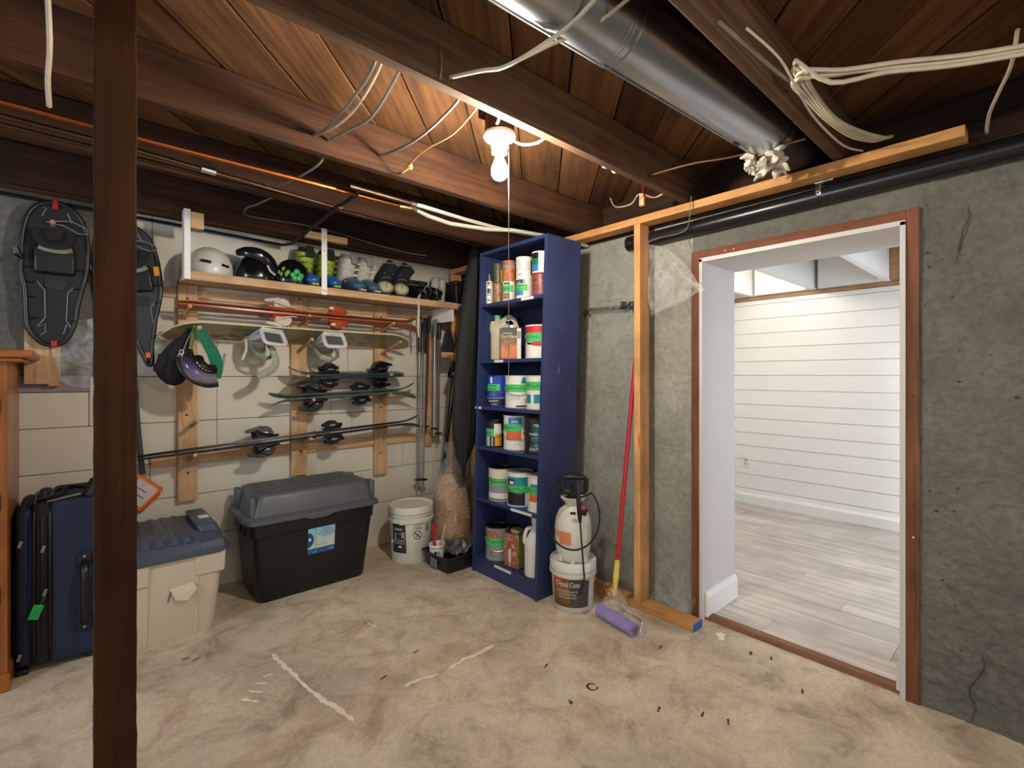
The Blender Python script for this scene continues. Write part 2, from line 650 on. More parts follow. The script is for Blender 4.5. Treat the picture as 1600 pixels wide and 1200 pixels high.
blot([(1.40, 1.22), (1.415, 1.245)], .010, M_TEAL, 'teal_drip', 50)
blot([(2.26, 1.05), (2.335, 1.075)], .022, M_STREAK, 'paint_chip', 51)

# laminate floor of the white room: planks run along Y
lam = struct('floor_laminate')
B().box(2.44, -1.5, -.12, 4.9, 3.3, .002).build('subfloor', M_RIM, lam, smooth=0)
pm = {}
x = 2.452
row = 0
while x < 4.88:
    off = (row * .47) % 1.22
    y = -1.5 - off
    while y < 3.3:
        y0, y1 = max(y, -1.5), min(y + 1.22, 3.3)
        if y1 - y0 > .05:
            B().box(x + .0008, y0 + .0008, .002, min(x + .178, 4.885), y1 - .0008, .014).build('plank', M_LAM, lam, smooth=0)
        y += 1.22
    x += .179
    row += 1
B().frustum((2.40, .36, 2.462, 1.21), .0, (2.41, .36, 2.455, 1.21), .02).build('threshold_strip', M_THRESH, lam, smooth=0)

# ------------------------------------------------------------------ back wall: cream boards over masonry
wb = struct('wall_back')
B().box(-2.0, 3.336, -.1, 2.75, 3.50, 2.32).build('backing', M_RIM, wb, smooth=0)
YB0, YB1 = 3.315, 3.335
rows = [(0.0, .315), (.315, .565), (.565, .765), (.765, .99), (.99, 1.245), (1.245, 1.475), (1.475, 1.72), (1.72, 2.13)]
cuts = {0: [.55, 1.52], 1: [.9, 2.12], 2: [.30, 1.85], 3: [-.6, .62, 1.45], 4: [.05, .62, 1.30, 1.98], 5: [.62, 1.42], 6: [1.0, 1.52], 7: [.31, 1.08, 1.75]}
rnd = random.Random(3)
for k, (z0, z1) in enumerate(rows):
    left = .115 if k >= 5 else -1.6
    xs = [left] + [c for c in cuts[k] if c > left + .05] + [2.385]
    for a, b in zip(xs, xs[1:]):
        tz = rnd.uniform(-.004, .004)
        if k == 4 and b < .1:
            continue
        e = rnd.uniform(0, .003)
        B().add([(p[0], p[1], p[2]) for p in [(x_, y_, z_) for z_ in (z0 + .002, z1 - .002) for y_ in (YB0 - e, YB1) for x_ in (a + .0015, b - .0015)]],
                [(0, 2, 3, 1), (4, 5, 7, 6), (0, 1, 5, 4), (2, 6, 7, 3), (0, 4, 6, 2), (1, 3, 7, 5)]).build('wall_board', M_WALLW, wb, smooth=0)
B().box(-1.6, YB0, .992, .045, YB1, 1.165).build('wall_board', M_WALLW, wb, smooth=0)
B().box(-1.6, YB0, 1.169, .112, YB1, 1.252).build('lilac_board', M_LILAC, wb, smooth=0)
B().box(.048, YB0, .992, .112, YB1, 1.165).build('wall_board', M_WALLW, wb, smooth=0)
B().box(-1.6, 3.30, 1.256, .113, 3.336, 2.18).build('concrete_upper', M_CONC, wb, smooth=0)
B().box(-.186, 3.262, 1.21, -.10, 3.30, 1.47).build('batten', M_PINE, wb, smooth=0)
B().box(-.105, 3.27, 1.20, -.06, 3.30, 2.08).build('batten', M_PINE, wb, smooth=0)

# ------------------------------------------------------------------ concrete wall with the doorway
DY0, DY1, DZ = .385, 1.203, 1.845
X0, X1 = 2.385, 2.735
wr = struct('wall_right')
n1 = 60


def slab(y0, y1, z0, z1, m=None):
    B().box(X0, y0, z0, X1, y1, z1).build('concrete_panel', m or M_CONC, wr, smooth=0)


slab(-2.2, -.62, -.1, 2.11)
b = B().box(X0 + .02, -.62, -.1, X1, DY0 - .0455, 2.11)


def rough(u, v):
    y, z = -.62 + (DY0 - .0455 + .62) * u, -.02 + 2.13 * v
    p = Vector((1.3, y, z))
    d = .010 * mnoise.noise(p * 3.1) + .006 * mnoise.noise(p * 11) + .006 * mnoise.noise(p * 30) + .0042 * mnoise.noise(p * 70)
    k = mnoise.noise(Vector((4.2, y * 9, z * 5)))
    if k > .42:
        d -= .012 * (k - .42) / .3
    e = min(1, (1 - u) / .03)
    return Vector((X0 - .002 + (.004 - d) * e, y, z))


b.grid(rough, 200, 400)
b.build('concrete_panel', M_CONC, wr, smooth=80)
slab(DY1 + .045, 3.335, -.1, 2.11, M_CONC2)
slab(DY0 - .045, DY1 + .045, DZ + .045, 2.11)
B().box(X0 + .06, -2.2, 2.11, X0 + .105, 3.336, 2.32).build('rim_joist', M_RIM, wr, smooth=0)
B().box(X0 - .03, -2.2, 2.062, X1, 3.336, 2.104).build('sill_plate', M_RIM, wr, smooth=0)
# a crack and form seam in the concrete
B().box(X0 - .002, 1.25, .86, X0 + .004, 2.2, .864).build('form_seam', plain('seam', '#99958b', .9), wr, smooth=0)
M_CRACK = plain('crack', '#403e39', .95)
for pts in ([(.2, .0), (.185, .06), (.20, .12), (.17, .19), (.16, .23), (.172, .27)], [(.235, 1.66), (.225, 1.72), (.215, 1.78), (.20, 1.82), (.205, 1.86)], [(1.25, 1.90), (1.27, 1.95), (1.255, 2.0), (1.275, 2.04)]):
    B().tube([(X0, y, z) for y, z in pts], [.002 if 0 < i < len(pts) - 1 else .0008 for i in range(len(pts))], 5).build('crack', M_CRACK, wr, smooth=0)
for k in range(12):
    r = random.Random(100 + k)
    y, z = r.uniform(.0, .33), r.uniform(.1, 1.95)
    if k % 3 == 0:
        y, z = .24 + r.gauss(0, .03), 1.05 + r.uniform(-.5, .85)
    B().ball((X0 + .001, y, z), (.006, r.uniform(.002, .006), r.uniform(.002, .005)), 6).build('pit', M_CRACK, wr, smooth=60)

# door_1: old red casing, white lining, skirting returns
dr = struct('door_1')
cw = .043
B().box(X0 - .012, DY1 + .004, 0, X0 + .05, DY1 + cw + .006, DZ + cw).build('casing', M_CASING, dr, smooth=0, bev=.002)
B().box(X0 - .012, DY0 - cw - .006, 0, X0 + .05, DY0 - .008, DZ + cw).build('casing', M_CASING, dr, smooth=0, bev=.002)
B().box(X0 - .013, DY0 - .008, DZ + .004, X0 + .05, DY1 + .004, DZ + cw).build('head_casing', M_CASINGY, dr, smooth=0, bev=.002)
B().box(X0 - .018, DY1 - .012, 0.0, X1 + .01, DY1 + .004, DZ).build('jamb', M_JAMB, dr, smooth=0, bev=.0015)
B().box(X0 - .018, DY0 - .008, 0.0, X1 + .01, DY0 + .010, DZ).build('jamb', M_JAMB, dr, smooth=0, bev=.0015)
B().box(X0 - .018, DY0 - .008, DZ - .016, X1 + .01, DY1 + .004, DZ + .004).build('jamb_head', M_JAMB, dr, smooth=0, bev=.0015)
for s, y in ((1, DY1 - .012), (-1, DY0 + .010)):
    b = B().prism([(0, 0), (.016, 0), (.016, .10), (.006, .125), (0, .128)], X0 + .015, X1 + .012,
                  Matrix(((0, 0, 1, 0), (-s, 0, 0, y), (0, 1, 0, .014), (0, 0, 0, 1))))
    b.build('skirting_return', M_WHITE, dr, smooth=0)
for k in range(9):
    r = random.Random(k)
    y, z = ((DY0 - .03, r.uniform(.3, 1.7)) if k % 2 else (r.uniform(DY0, DY1), DZ + .02))
    B().ball((X0 - .012, y, z), (.003, .004, .004), 6).build('nail_head', M_CRACK if k % 3 else M_WHT, dr, smooth=60)

# white room beyond
wf = struct('wall_far')
XF = 4.88
B().box(XF + .002, -1.6, -.1, XF + .12, 3.4, 2.36).build('backing', M_WHITE, wf, smooth=0)
zz = [.05, .154, .292, .43, .569, .697, .838, .972, 1.111, 1.252, 1.387, 1.519, 1.654, 1.793, 1.93, 1.972]
for k, (a, b) in enumerate(zip(zz, zz[1:])):
    B().box(XF - .012, -1.6, a + .0022, XF + .002, 3.4, b - .0022).build('shiplap_board', M_WHITE2, wf, smooth=0)
B().box(XF - .02, -1.6, 1.974, XF + .002, 3.4, 2.008).build('beam_trim', M_TRIMB, wf, smooth=0)
bs = struct('baseboard_far')
B().prism([(0, 0), (.03, 0), (.03, .08), (.018, .098), (0, .1)], -1.6, 3.4,
          Matrix(((-1, 0, 0, XF - .012), (0, 0, 1, 0), (0, 1, 0, .012), (0, 0, 0, 1)))).build('board', M_WHITE, bs, smooth=0)
wn = struct('wall_room_side')
B().box(2.735, 2.95, 0, 4.9, 3.05, 2.36).build('wall_face', M_WHITE2, wn, smooth=0)
wn2 = struct('wall_room_near')
B().box(2.736, DY1 + .004, 0, 2.756, 3.0, 2.36).build('wall_face', M_WHITE2, wn2, smooth=0)
B().box(2.736, -1.6, 0, 2.756, DY0 - .008, 2.36).build('wall_face', M_WHITE2, wn2, smooth=0)
B().box(2.736, DY0 - .008, DZ + .004, 2.756, DY1 + .004, 2.36).build('wall_face', M_WHITE2, wn2, smooth=0)
cr = struct('ceiling_room')
B().box(2.7, -1.6, 2.30, 4.95, 3.1, 2.34).build('ceiling_sheet', M_WHITE2, cr, smooth=0)
for y in (.36, .865, 1.395, 1.915, 2.45):
    B().box(2.757, y, 2.010, 4.86, y + .04, 2.30).build('joist', M_WHITE2, cr, smooth=0)
for y, m in ((-.1, M_WHITE2), (.40, M_CABX), (.905, M_WHITE2), (1.435, M_WHITE2), (1.955, M_WHITE2)):
    B().box(4.80, y + .002, 2.012, 4.858, y + .46, 2.30).build('blocking', M_TRIMB if m is M_CABX else m, cr, smooth=0)
    if y > .5:
        B().box(4.74, y + .002, 2.012, 4.80, y + .03, 2.298).build('nailer', M_WHITE2, cr, smooth=0)

# outlet on the shiplap
t = thing('wall_outlet', 'white wall outlet low on the white shiplap wall', 'outlet', (XF - .012, 1.998, .411))
B().box(-.006, -.035, -.057, 0, .035, .057).build('cover_plate', M_WHITE, t, bev=.003)
for s in (-1, 1):
    q = B().box(-.0095, -.017, s * .02 - .014, -.006, .017, s * .02 + .014).build('socket', plain('outlet socket', '#c9c3b6', .5), t, bev=.002)
    for sy in (-.007, .007):
        B().box(-.0102, sy - .0015, s * .02 - .004, -.0094, sy + .0015, s * .02 + .006).build('slot', M_INK, q, smooth=0)
# wire guard on the next room's lamp
t = thing('wire_lamp_guard', 'wire lamp guard under the white ceiling past the doorway', 'lamp guard', (4.25, 1.86, 2.27))
for k in range(5):
    a = PI * k / 5
    B().tube([(.055 * math.cos(a) * math.cos(q), .055 * math.sin(a) * math.cos(q), -.085 * math.sin(q) ) for q in [PI * j / 12 for j in range(13)]], .0022, 5).build('wire', M_OLDMETAL, t)
B().tube([(.055 * math.cos(q), .055 * math.sin(q), 0) for q in [2 * PI * j / 20 for j in range(20)]], .003, 5, closed=True).build('ring', M_OLDMETAL, t)
B().lathe([(0, .03), (.045, .03), (.05, .02), (.05, 0), (0, 0)]).build('base', M_PORC, t)

# ------------------------------------------------------------------ ceiling: diagonal planks on joists
ce = struct('ceiling')
tmpl = None
R45 = Matrix.Rotation(PI / 4, 4, 'Z')
k0 = 0
for k in range(-16, 14):
    c = .157 + .277 * k                      # plank edge: x - y = c
    ca = c + .1385
    # run along (1,1): clip to the room's box
    lo = max(-1.7, -1.3 + ca)
    hi = min(2.60, 3.336 + ca)
    if hi - lo < .1:
        continue
    xm = (lo + hi) / 2
    Lh = (hi - lo) / 2 * math.sqrt(2) + .1
    w = .096 if k % 3 else .0945
    b = B().box(-Lh, -w, 0, Lh, w, .024)
    o = b.build('ceiling_plank', M_PLANK, ce, smooth=0, bev=.003, seg=1)
    o.location = (xm, xm - ca, 2.295 + .003 * ((k * 7) % 3 - 1))
    o.rotation_euler = (0, 0, PI / 4)
B().box(-1.8, -1.4, 2.33, 2.7, 3.5, 2.36).build('upper_floor', M_RIM, ce, smooth=0)
for y, m in ((-.085, M_JOIST2), (.545, M_JOIST2), (1.19, M_JOIST2), (1.872, M_JOIST), (2.468, M_JOIST), (3.075, M_JOIST)):
    B().box(-1.75, y, 2.105, 2.445, y + .042, 2.291).build('joist', m, ce, smooth=0, bev=.004, seg=1)
B().box(-1.75, 3.24, 2.135, 2.38, 3.335, 2.291).build('sill_beam', M_SILL, ce, smooth=0)

# ------------------------------------------------------------------ loose framing in front of the concrete
t = thing('partition_framing', 'unfinished stud wall frame of raw lumber before the concrete', 'stud frame', (2.275, 1.5, 0))
B().box(2.23, .197, 2.061, 2.318, 3.235, 2.099).build('top_plate', M_PINEY, t, bev=.002, world=True)
B().box(2.23, 1.166, 0, 2.318, 1.70, .039).build('bottom_plate', M_PINEY, t, bev=.003, world=True)
B().box(2.232, 1.715, 0, 2.318, 2.62, .039).build('bottom_plate', M_PINEY, t, bev=.003, world=True)
B().box(2.2305, 1.1645, .0005, 2.3175, 1.167, .0385).build('painted_end', plain('blue end paint', '#1f5f9e', .6), t, smooth=0, world=True, label='blue painted end of the plate')
B().box(2.23, 1.467, .039, 2.318, 1.505, 2.061).build('stud', M_STUD, t, bev=.003, world=True)
B().box(2.23, 3.20, .4, 2.318, 3.238, 2.061).build('stud', M_STUD, t, bev=.003, world=True)

# foreground post
t = thing('wooden_post', 'dark rough square timber post reaching from floor to joists', 'post', (.078, 1.714, 0))
r = random.Random(5)
b = B()
nz = 60
ring = [(-.0445, -.0445), (.0445, -.0445), (.0445, .0445), (-.0445, .0445)]
for i in range(nz + 1):
    z = 2.292 * i / nz
    for (px_, py_) in ring:
        b.v.append(Vector((px_ + r.uniform(-.0013, .0013), py_ + r.uniform(-.0008, .0008), z)))
for i in range(nz):
    for j in range(4):
        b.f.append((i * 4 + j, i * 4 + (j + 1) % 4, (i + 1) * 4 + (j + 1) % 4, (i + 1) * 4 + j))
b.f += [(3, 2, 1, 0), tuple(nz * 4 + j for j in range(4))]
b.m = [0] * len(b.f)
b.build('timber', M_POST, t, smooth=0, bev=.0035, seg=2)

# ------------------------------------------------------------------ navy bookcase, racked slightly out of square
t = thing('bookcase', 'tall narrow navy blue bookcase full of paint cans before the concrete wall', 'bookcase', (2.03, 2.2, 0))
BX0, BX1, BYA, BYB = 1.89, 2.17, 1.905, 2.493
SH = .042


def shb(b):
    b.v = [Vector((p.x, p.y - SH * p.z, p.z)) for p in b.v]
    return b


def bk(name, x0, y0, z0, x1, y1, z1, m, bev=.0015, label=None):
    return shb(B().box(x0, y0, z0, x1, y1, z1)).build(name, m, t, smooth=0, bev=bev, world=True, label=label)


bk('side_panel', BX0, BYA, 0, BX1, BYA + .02, 2.02, M_BLUE)
bk('side_panel', BX0, BYB - .02, 0, BX1, BYB, 2.02, M_BLUE)
bk('top_panel', BX0, BYA + .02, 2.0, BX1, BYB - .02, 2.02, M_BLUE)
bk('back_panel', BX1 - .012, BYA + .02, .02, BX1 - .006, BYB - .02, 2.0, M_BLUEB, 0)
SZ = [1.697, 1.348, 1.058, .806, .478, .103]
for z in SZ:
    bk('shelf_board', BX0 + .004, BYA + .02, z - .02, BX1 - .012, BYB - .02, z, M_BLUE)
bk('plinth', BX0 + .01, BYA + .02, 0, BX0 + .026, BYB - .02, .083, M_BLUE)
M_SLIP = plain('paper shelf slip', '#d8d6d2', .7, var=.05)
for z, y0, y1 in ((SZ[0], 1.93, 2.03), (SZ[1], 2.19, 2.27), (SZ[2], 2.40, 2.46), (SZ[4], 1.945, 2.12), (SZ[5], 2.12, 2.27)):
    bk('shelf_label', BX0 + .0022, y0 + SH * z, z - .018, BX0 + .005, y1 + SH * z, z - .003, M_SLIP, 0, label='white paper shelf slip')
for k in range(7):      # paint scuffs on the end panel
    r = random.Random(60 + k)
    x, z = r.uniform(1.93, 2.12), r.uniform(1.0, 1.9)
    shb(B().box(x, BYA - .0008, z, x + .0018, BYA + .001, z + r.uniform(.01, .04))).build('scuff', plain('pale scuff', '#6c7596', .6), t, smooth=0, world=True)

M_TIN = metal('tin', '#a8a49c', .35)
M_LIDG = metal('can lid', '#8f8c86', .4)


def can(label, x, y, z, r, h, body, group, rim=True, name='paint_can', lid=M_LIDG, bail=None, bail_drop=.5):
    """A tin with rolled rims, recessed lid and, if asked, a wire bail handle. Local -Y faces the camera."""
    t = thing(name, label, 'paint can', (x, y, z + .0005), FACE(x, y), group)
    B().lathe([(0, 0), (r - .002, 0), (r, .003), (r, .006), (r - .0015, .008), (r - .0015, h - .009), (r, h - .007), (r + .0012, h - .003), (r, h)], n=28).build('body', body, t)
    B().lathe([(r, h), (r - .006, h), (r - .008, h - .006), (r - .017, h - .006), (r - .019, h - .002), (0, h - .002)][::-1], n=28).build('lid', lid, t)
    if bail:
        zr = h * bail[0]
        up = bail[1]
        pts = []
        for j in range(17):
            a = PI * j / 16
            pts.append((math.cos(a) * (r + .004), -math.sin(a) * (r + .006) * (0 if up else 1), zr + math.sin(a) * (h * .35 if up else -bail[2] * h)))
        q = B().tube(pts, .0014, 5).build('bail', M_SILV, t)
        for s in (-1, 1):
            B().ball((s * (r + .001), 0, zr), (.004, .008, .008), 8).build('ear', M_SILV, q)
    return t


def tape(t, r, z0, z1, a0, a1, seed=1, rows=1):
    p = patch(r, z0, z1, a0, a1, M_GREENT, t, 'tape_label', lift=.0012)
    for k in range(rows):
        zc = z0 + (z1 - z0) * (k + .5) / rows
        scribble(r + .0014, zc, a0 + (a1 - a0) * .12, a0 + (a1 - a0) * .72, (z1 - z0) / rows * .2, M_INK, p, seed + k)
    return t


WH = plain('white can label', '#dcd8cf', .4, var=.03)
CREAM = plain('cream can label', '#cfc8b2', .4, var=.03)
DKB = plain('dark blue print', '#16284f', .4)
MIDB = plain('bright blue print', '#2a78b8', .4)
ROYAL = plain('royal blue can', '#1737a0', .4, var=.08)
TEALP = plain('teal print', '#12828a', .4)
DKT = plain('dark teal print', '#123d46', .4)
ORP = plain('orange print', '#cf6134', .4, var=.15)
YLP = plain('amber print', '#d69a2e', .4)
BRN = mottle('brown wood print', ['#6e4230', '#9a6a4a', '#b88a6a'], 60)
REDW = mottle('red wood print', ['#5a2022', '#7d3a34', '#9b5a4e'], 50)
ORW = mottle('orange wood print', ['#8a4a2a', '#b8683a', '#c98450'], 60)
OLIVE = mottle('dark olive print', ['#2a2c22', '#4a4a34', '#6a6648'], 30)
GRYP = plain('grey print', '#8c8b88', .5, var=.15, scale=80)
GREEN2 = plain('dark green print', '#0d6a48', .45)
REDL = plain('red can label', '#c3282c', .4)
BLKL = plain('black can label', '#17181b', .35)
G1 = 'tins on the top bookcase shelf'
# --- top shelf
z = SZ[0]
x, y = 1.945, 2.381
t = thing('caulk_tube', 'white caulk cartridge with nozzle at the end of the top shelf', 'caulk tube', (x, y, z + .0005), FACE(x, y))
B().lathe([(0, 0), (.0215, 0), (.0215, .146), (.019, .149), (0, .149)]).build('cartridge', WH, t)
B().lathe([(.008, .149), (.007, .157), (.0045, .195), (0, .196)]).build('nozzle', plain('grey nozzle', '#8d8a84', .5), t)
for z0, z1, m in ((.128, .14, BLKL), (.118, .124, GRYP), (.07, .1, BLKL), (.055, .066, GRYP), (.02, .035, GRYP)):
    patch(.0215, z0, z1, -38, 20, m, t)
can('short brown tin at the bottom of the first tin stack on the top shelf', 1.95, 2.305, z, .031, .12, BRN, G1)
tq = can('dark olive tin with a yellow stripe, top of the first tin stack', 1.95, 2.305, z + .1205, .031, .125, OLIVE, G1)
patch(.0295, .008, .09, 40, 62, plain('yellow stripe', '#d8d23a', .35), tq)
tq = can('small white tin with green tape under a rusty orange tin', 1.955, 2.207, z, .04, .12, WH, G1)
patch(.0385, .1, .112, -50, 10, GREEN2, tq)
patch(.0385, .012, .05, -60, 10, BRN, tq)
tape(tq, .0385, .055, .095, -70, 40, 3)
tq = can('rusty orange tin standing on a white tin with green tape', 1.955, 2.207, z + .1205, .04, .125, ORW, G1)
patch(.0385, .078, .096, -80, 80, GRYP, tq)
patch(.0385, .1, .117, -80, 80, BRN, tq)
tq = can('blue and white tin with green tape under a plain white tin', 1.965, 2.083, z, .051, .12, WH, G1)
patch(.0495, .088, .112, -75, 5, DKB, tq)
patch(.0495, .02, .058, -75, -5, MIDB, tq)
tape(tq, .0495, .045, .085, -70, 22, 5, 2)
text_round('365', .018, .0507, .09, M_WHT, tq, math.radians(-40), 'print')
tq = can('plain white tin turned backwards on a blue and white tin', 1.965, 2.083, z + .1205, .049, .125, WH, G1)
patch(.0475, .02, .105, 52, 85, BLKL, tq)
patch(.0475, .05, .053, -60, 45, GRYP, tq)
patch(.0475, .016, .026, -45, -20, GRYP, tq)
for k in range(7):
    patch(.0475, .06 + k * .007, .062 + k * .007, -50, -5, GRYP, tq)
    patch(.0475, .06 + k * .007, .062 + k * .007, 3, 40, GRYP, tq)
tq = can('red brown tin under a blue green tin on the top shelf', 1.962, 1.942, z, .05, .13, REDW, G1)
tq = can('blue green tin with a white side panel on a red brown tin', 1.962, 1.942, z + .1305, .05, .12, WH, G1)
patch(.0485, .08, .115, -85, -15, BLKL, tq)
patch(.0485, .045, .08, -85, -15, GREEN2, tq)
patch(.0485, .008, .045, -85, -15, MIDB, tq)
# --- second shelf: jug, square tin, red tin
z = SZ[1]
M_JUG = plain('beige jug plastic', '#b3a68a', .45, var=.05)
x, y = 2.035, 2.345
t = thing('plastic_jug', 'beige plastic jug with green cap and loop handle', 'jug', (x, y, z + .0005), FACE(x, y))


def jug(t, w, d, h, m, cap, capx=-.3, hr=.014):
    """Rectangular jug: body, sloped shoulder, spout at one side, loop handle at the other."""
    b = B()
    secs = [(0, .9, .9), (.02, 1, 1), (.58, 1, 1), (.68, .97, .97), (.80, .70, .66), (.86, .5, .45)]
    ring = []
    n = 20
    for (f, a, c) in secs:
        s = []
        cx = capx * w * max(0, (f - .62) / .24) * .8
        for j in range(n):
            q = 2 * PI * j / n
            ca, sa = math.cos(q), math.sin(q)
            e = .45
            s.append((cx + math.copysign(abs(ca) ** e, ca) * w / 2 * a, math.copysign(abs(sa) ** e, sa) * d / 2 * c, h * f))
        ring += s
    fs = [(i * n + j, i * n + (j + 1) % n, (i + 1) * n + (j + 1) % n, (i + 1) * n + j) for i in range(len(secs) - 1) for j in range(n)]
    fs += [tuple(range(n - 1, -1, -1)), tuple((len(secs) - 1) * n + j for j in range(n))]
    b.add(ring, fs).build('body', m, t)
    B().lathe([(.026, .84 * h), (.02, .88 * h), (.018, .92 * h)], (capx * w * .8, 0, 0)).build('neck', m, t)
    B().lathe([(0, .995 * h), (.021, .995 * h), (.022, .98 * h), (.022, .915 * h), (.018, .915 * h)][::-1], (capx * w * .8, 0, 0)).build('cap', cap, t)
    B().tube([(capx * w * .3, 0, .85 * h), (.02, 0, .96 * h), (w * .22, 0, .97 * h), (w * .40, 0, .90 * h), (w * .45, 0, .76 * h), (w * .42, 0, .66 * h)], (hr, hr * 1.1), 8).build('handle', m, t)


jug(t, .17, .085, .287, M_JUG, plain('green cap', '#3f9a78', .45))
B().box(-.01, -.0445, .085, .06, -.0432, .155).build('printed_label', GREEN2, t, smooth=0)
for k in range(4):
    B().box(.0, -.0452, .095 + k * .014, .05, -.0444, .1 + k * .014).build('print', M_WHT, t, smooth=0)
x, y = 1.962, 2.205
t = thing('solvent_tin', 'oblong tin with dark to orange label, white cap and raised wire bail', 'tin', (x, y, z + .0005), FACE(x, y) + .12)
M_DARKSK = grad('dark to orange print', [(0, '#c8643c'), (.35, '#c87a4a'), (.55, '#7a5044'), (.75, '#4c4038'), (1, '#3c3a34')], 0, .19)
B().box(-.062, -.045, 0, .062, .045, .19).build('body', [M_TIN], t, bev=.006)
B().box(-.0605, -.0462, .004, .036, -.0452, .186).build('printed_label', M_DARKSK, t, smooth=0)
B().box(.038, -.0462, .004, .0605, -.0452, .186).build('side_print', WH, t, smooth=0)
B().box(.0615, -.04, .004, .0628, .04, .186).build('side_print', WH, t, smooth=0)
B().box(.038, -.0466, .125, .058, -.0458, .17).build('side_print', GRYP, t, smooth=0)
XZ = lambda x, z, y: Matrix.Translation((x, y, z)) @ Matrix.Rotation(PI / 2, 4, 'X')
text_flat('DarkSkin', .026, XZ(-.013, .128, -.0468), plain('yellow print', '#d8d77a', .4), t, 'lettering', 1.05)
text_flat('GUARDIAN', .011, XZ(-.02, .152, -.0468), M_WHT, t)
text_flat('interior finish coat', .009, XZ(-.014, .112, -.0468), plain('yellow print', '#d8d77a', .4), t)
text_flat('one litre', .009, XZ(-.02, .1, -.0468), M_WHT, t)
B().tube([(-.02 + .013 * math.cos(q * PI / 8), -.0466, .068 + .017 * math.sin(q * PI / 8)) for q in range(16)], .0012, 4, closed=True).build('emblem', M_INK, t)
B().tube([(-.026, -.0466, .062), (-.02, -.0466, .078), (-.014, -.0466, .062)], .0011, 4).build('emblem', M_INK, t)
B().lathe([(0, .209), (.013, .209), (.014, .206), (.014, .19)][::-1], (.012, 0, 0)).build('cap', M_WHITE, t)
B().tube([(math.cos(PI * j / 16) * .066, 0, .135 + math.sin(PI * j / 16) * .105) for j in range(17)], .0014, 5).build('bail', M_SILV, t)
tq = can('red and white gallon can with green tape beside the oblong tin', 1.99, 1.985, z, .078, .19, WH, 'gallon cans on the bookcase', bail=(.68, False, .3))
patch(.0765, .095, .182, -80, 60, REDL, tq)
patch(.0765, .075, .098, -30, 10, REDL, tq)
patch(.0765, .078, .09, -60, -30, BLKL, tq)
tape(tq, .0765, .095, .145, -72, 30, 8, 1)
# --- third shelf: gallons
z = SZ[2]
G2 = 'gallon cans on the bookcase'
tq = can('royal blue gallon can with green tape and a black base band', 1.985, 2.335, z, .079, .192, ROYAL, G2, bail=(.6, False, .16))
patch(.0775, .008, .052, -88, 88, BLKL, tq)
patch(.0775, .052, .054, -88, 88, WH, tq)
patch(.0775, .145, .183, -44, -32, WH, tq)
tape(tq, .0775, .098, .14, -62, 5, 11, 2)
for k in range(3):
    patch(.0775, .07 + k * .009, .073 + k * .009, -50, -18, GRYP, tq)
text_round('PREMIUM', .017, .0787, .03, M_WHT, tq, -.5, 'print')
text_round('interior', .014, .0787, .012, M_WHT, tq, -.4, 'print')
tq = can('white gallon can with a blue swoosh and a band of green tape, third shelf', 1.985, 2.157, z, .079, .192, WH, G2, bail=(.6, False, .2))
tape(tq, .0775, .095, .14, -80, 62, 14)
patch(.0775, .145, .182, 12, 40, TEALP, tq, pinch=.55)
patch(.0775, .004, .016, -10, 60, BLKL, tq)
patch(.0775, .03, .055, 30, 60, GRYP, tq, lift=.0006)
for k in range(4):
    patch(.0775, .05 + k * .008, .0525 + k * .008, -40, 10, GRYP, tq)
text_round('1', .02, .0787, .026, M_INK, tq, .25, 'print')
tq = can('white gallon can with teal pictures below green tape, third shelf', 1.985, 1.975, z, .078, .192, WH, G2)
tape(tq, .0765, .11, .158, -85, 60, 17)
patch(.0765, .035, .085, -70, -40, TEALP, tq)
patch(.0765, .035, .085, -25, 20, TEALP, tq)
# --- fourth shelf
z = SZ[3]
tq = can('small black sticker covered can with green tape on the fourth shelf', 1.955, 2.345, z, .052, .163, BLKL, 'small cans', bail=(.6, False, .2))
patch(.0505, .004, .115, -75, -58, WH, tq)
patch(.0505, .004, .115, -50, -36, WH, tq)
patch(.0505, .004, .115, -24, -8, GRYP, tq)
patch(.0505, .065, .145, -2, 60, WH, tq)
patch(.0505, .008, .085, 4, 60, YLP, tq, lift=.0011)
tape(tq, .0505, .07, .112, -82, -2, 21)
tq = can('white gallon can with blue and orange panels and green tape, fourth shelf', 1.99, 2.178, z, .079, .205, WH, G2, bail=(.5, False, .2))
patch(.0775, .155, .195, -38, 22, MIDB, tq)
text_round('paint', .022, .0787, .165, M_WHT, tq, -.1, 'print')
patch(.0775, .06, .115, -50, 22, ORP, tq)
tape(tq, .0775, .112, .155, -75, 22, 24)
text_round('SATIN', .013, .0787, .03, GRYP, tq, .05, 'print')
tq = can('black gallon can with a teal picture and CAUTION wording', 1.99, 1.995, z, .079, .205, BLKL, G2, bail=(.55, False, .18))
patch(.0775, .01, .15, -38, 38, DKT, tq, pinch=.55)
patch(.0775, .02, .17, -16, 16, plain('blue teal print', '#1b5f78', .4), tq, lift=.0012, pinch=.5)
text_round('YARBULICH', .02, .0795, .105, M_WHT, tq, 0, 'print')
text_round('classic exterior stain', .009, .0795, .088, M_WHT, tq, 0, 'print')
text_round('CAUTION', .022, .0795, .02, M_WHT, tq, 0, 'print')
text_round('semi gloss', .01, .0795, .045, M_WHT, tq, 0, 'print')
text_round('M&m', .022, .0795, .155, M_WHT, tq, 0, 'print')
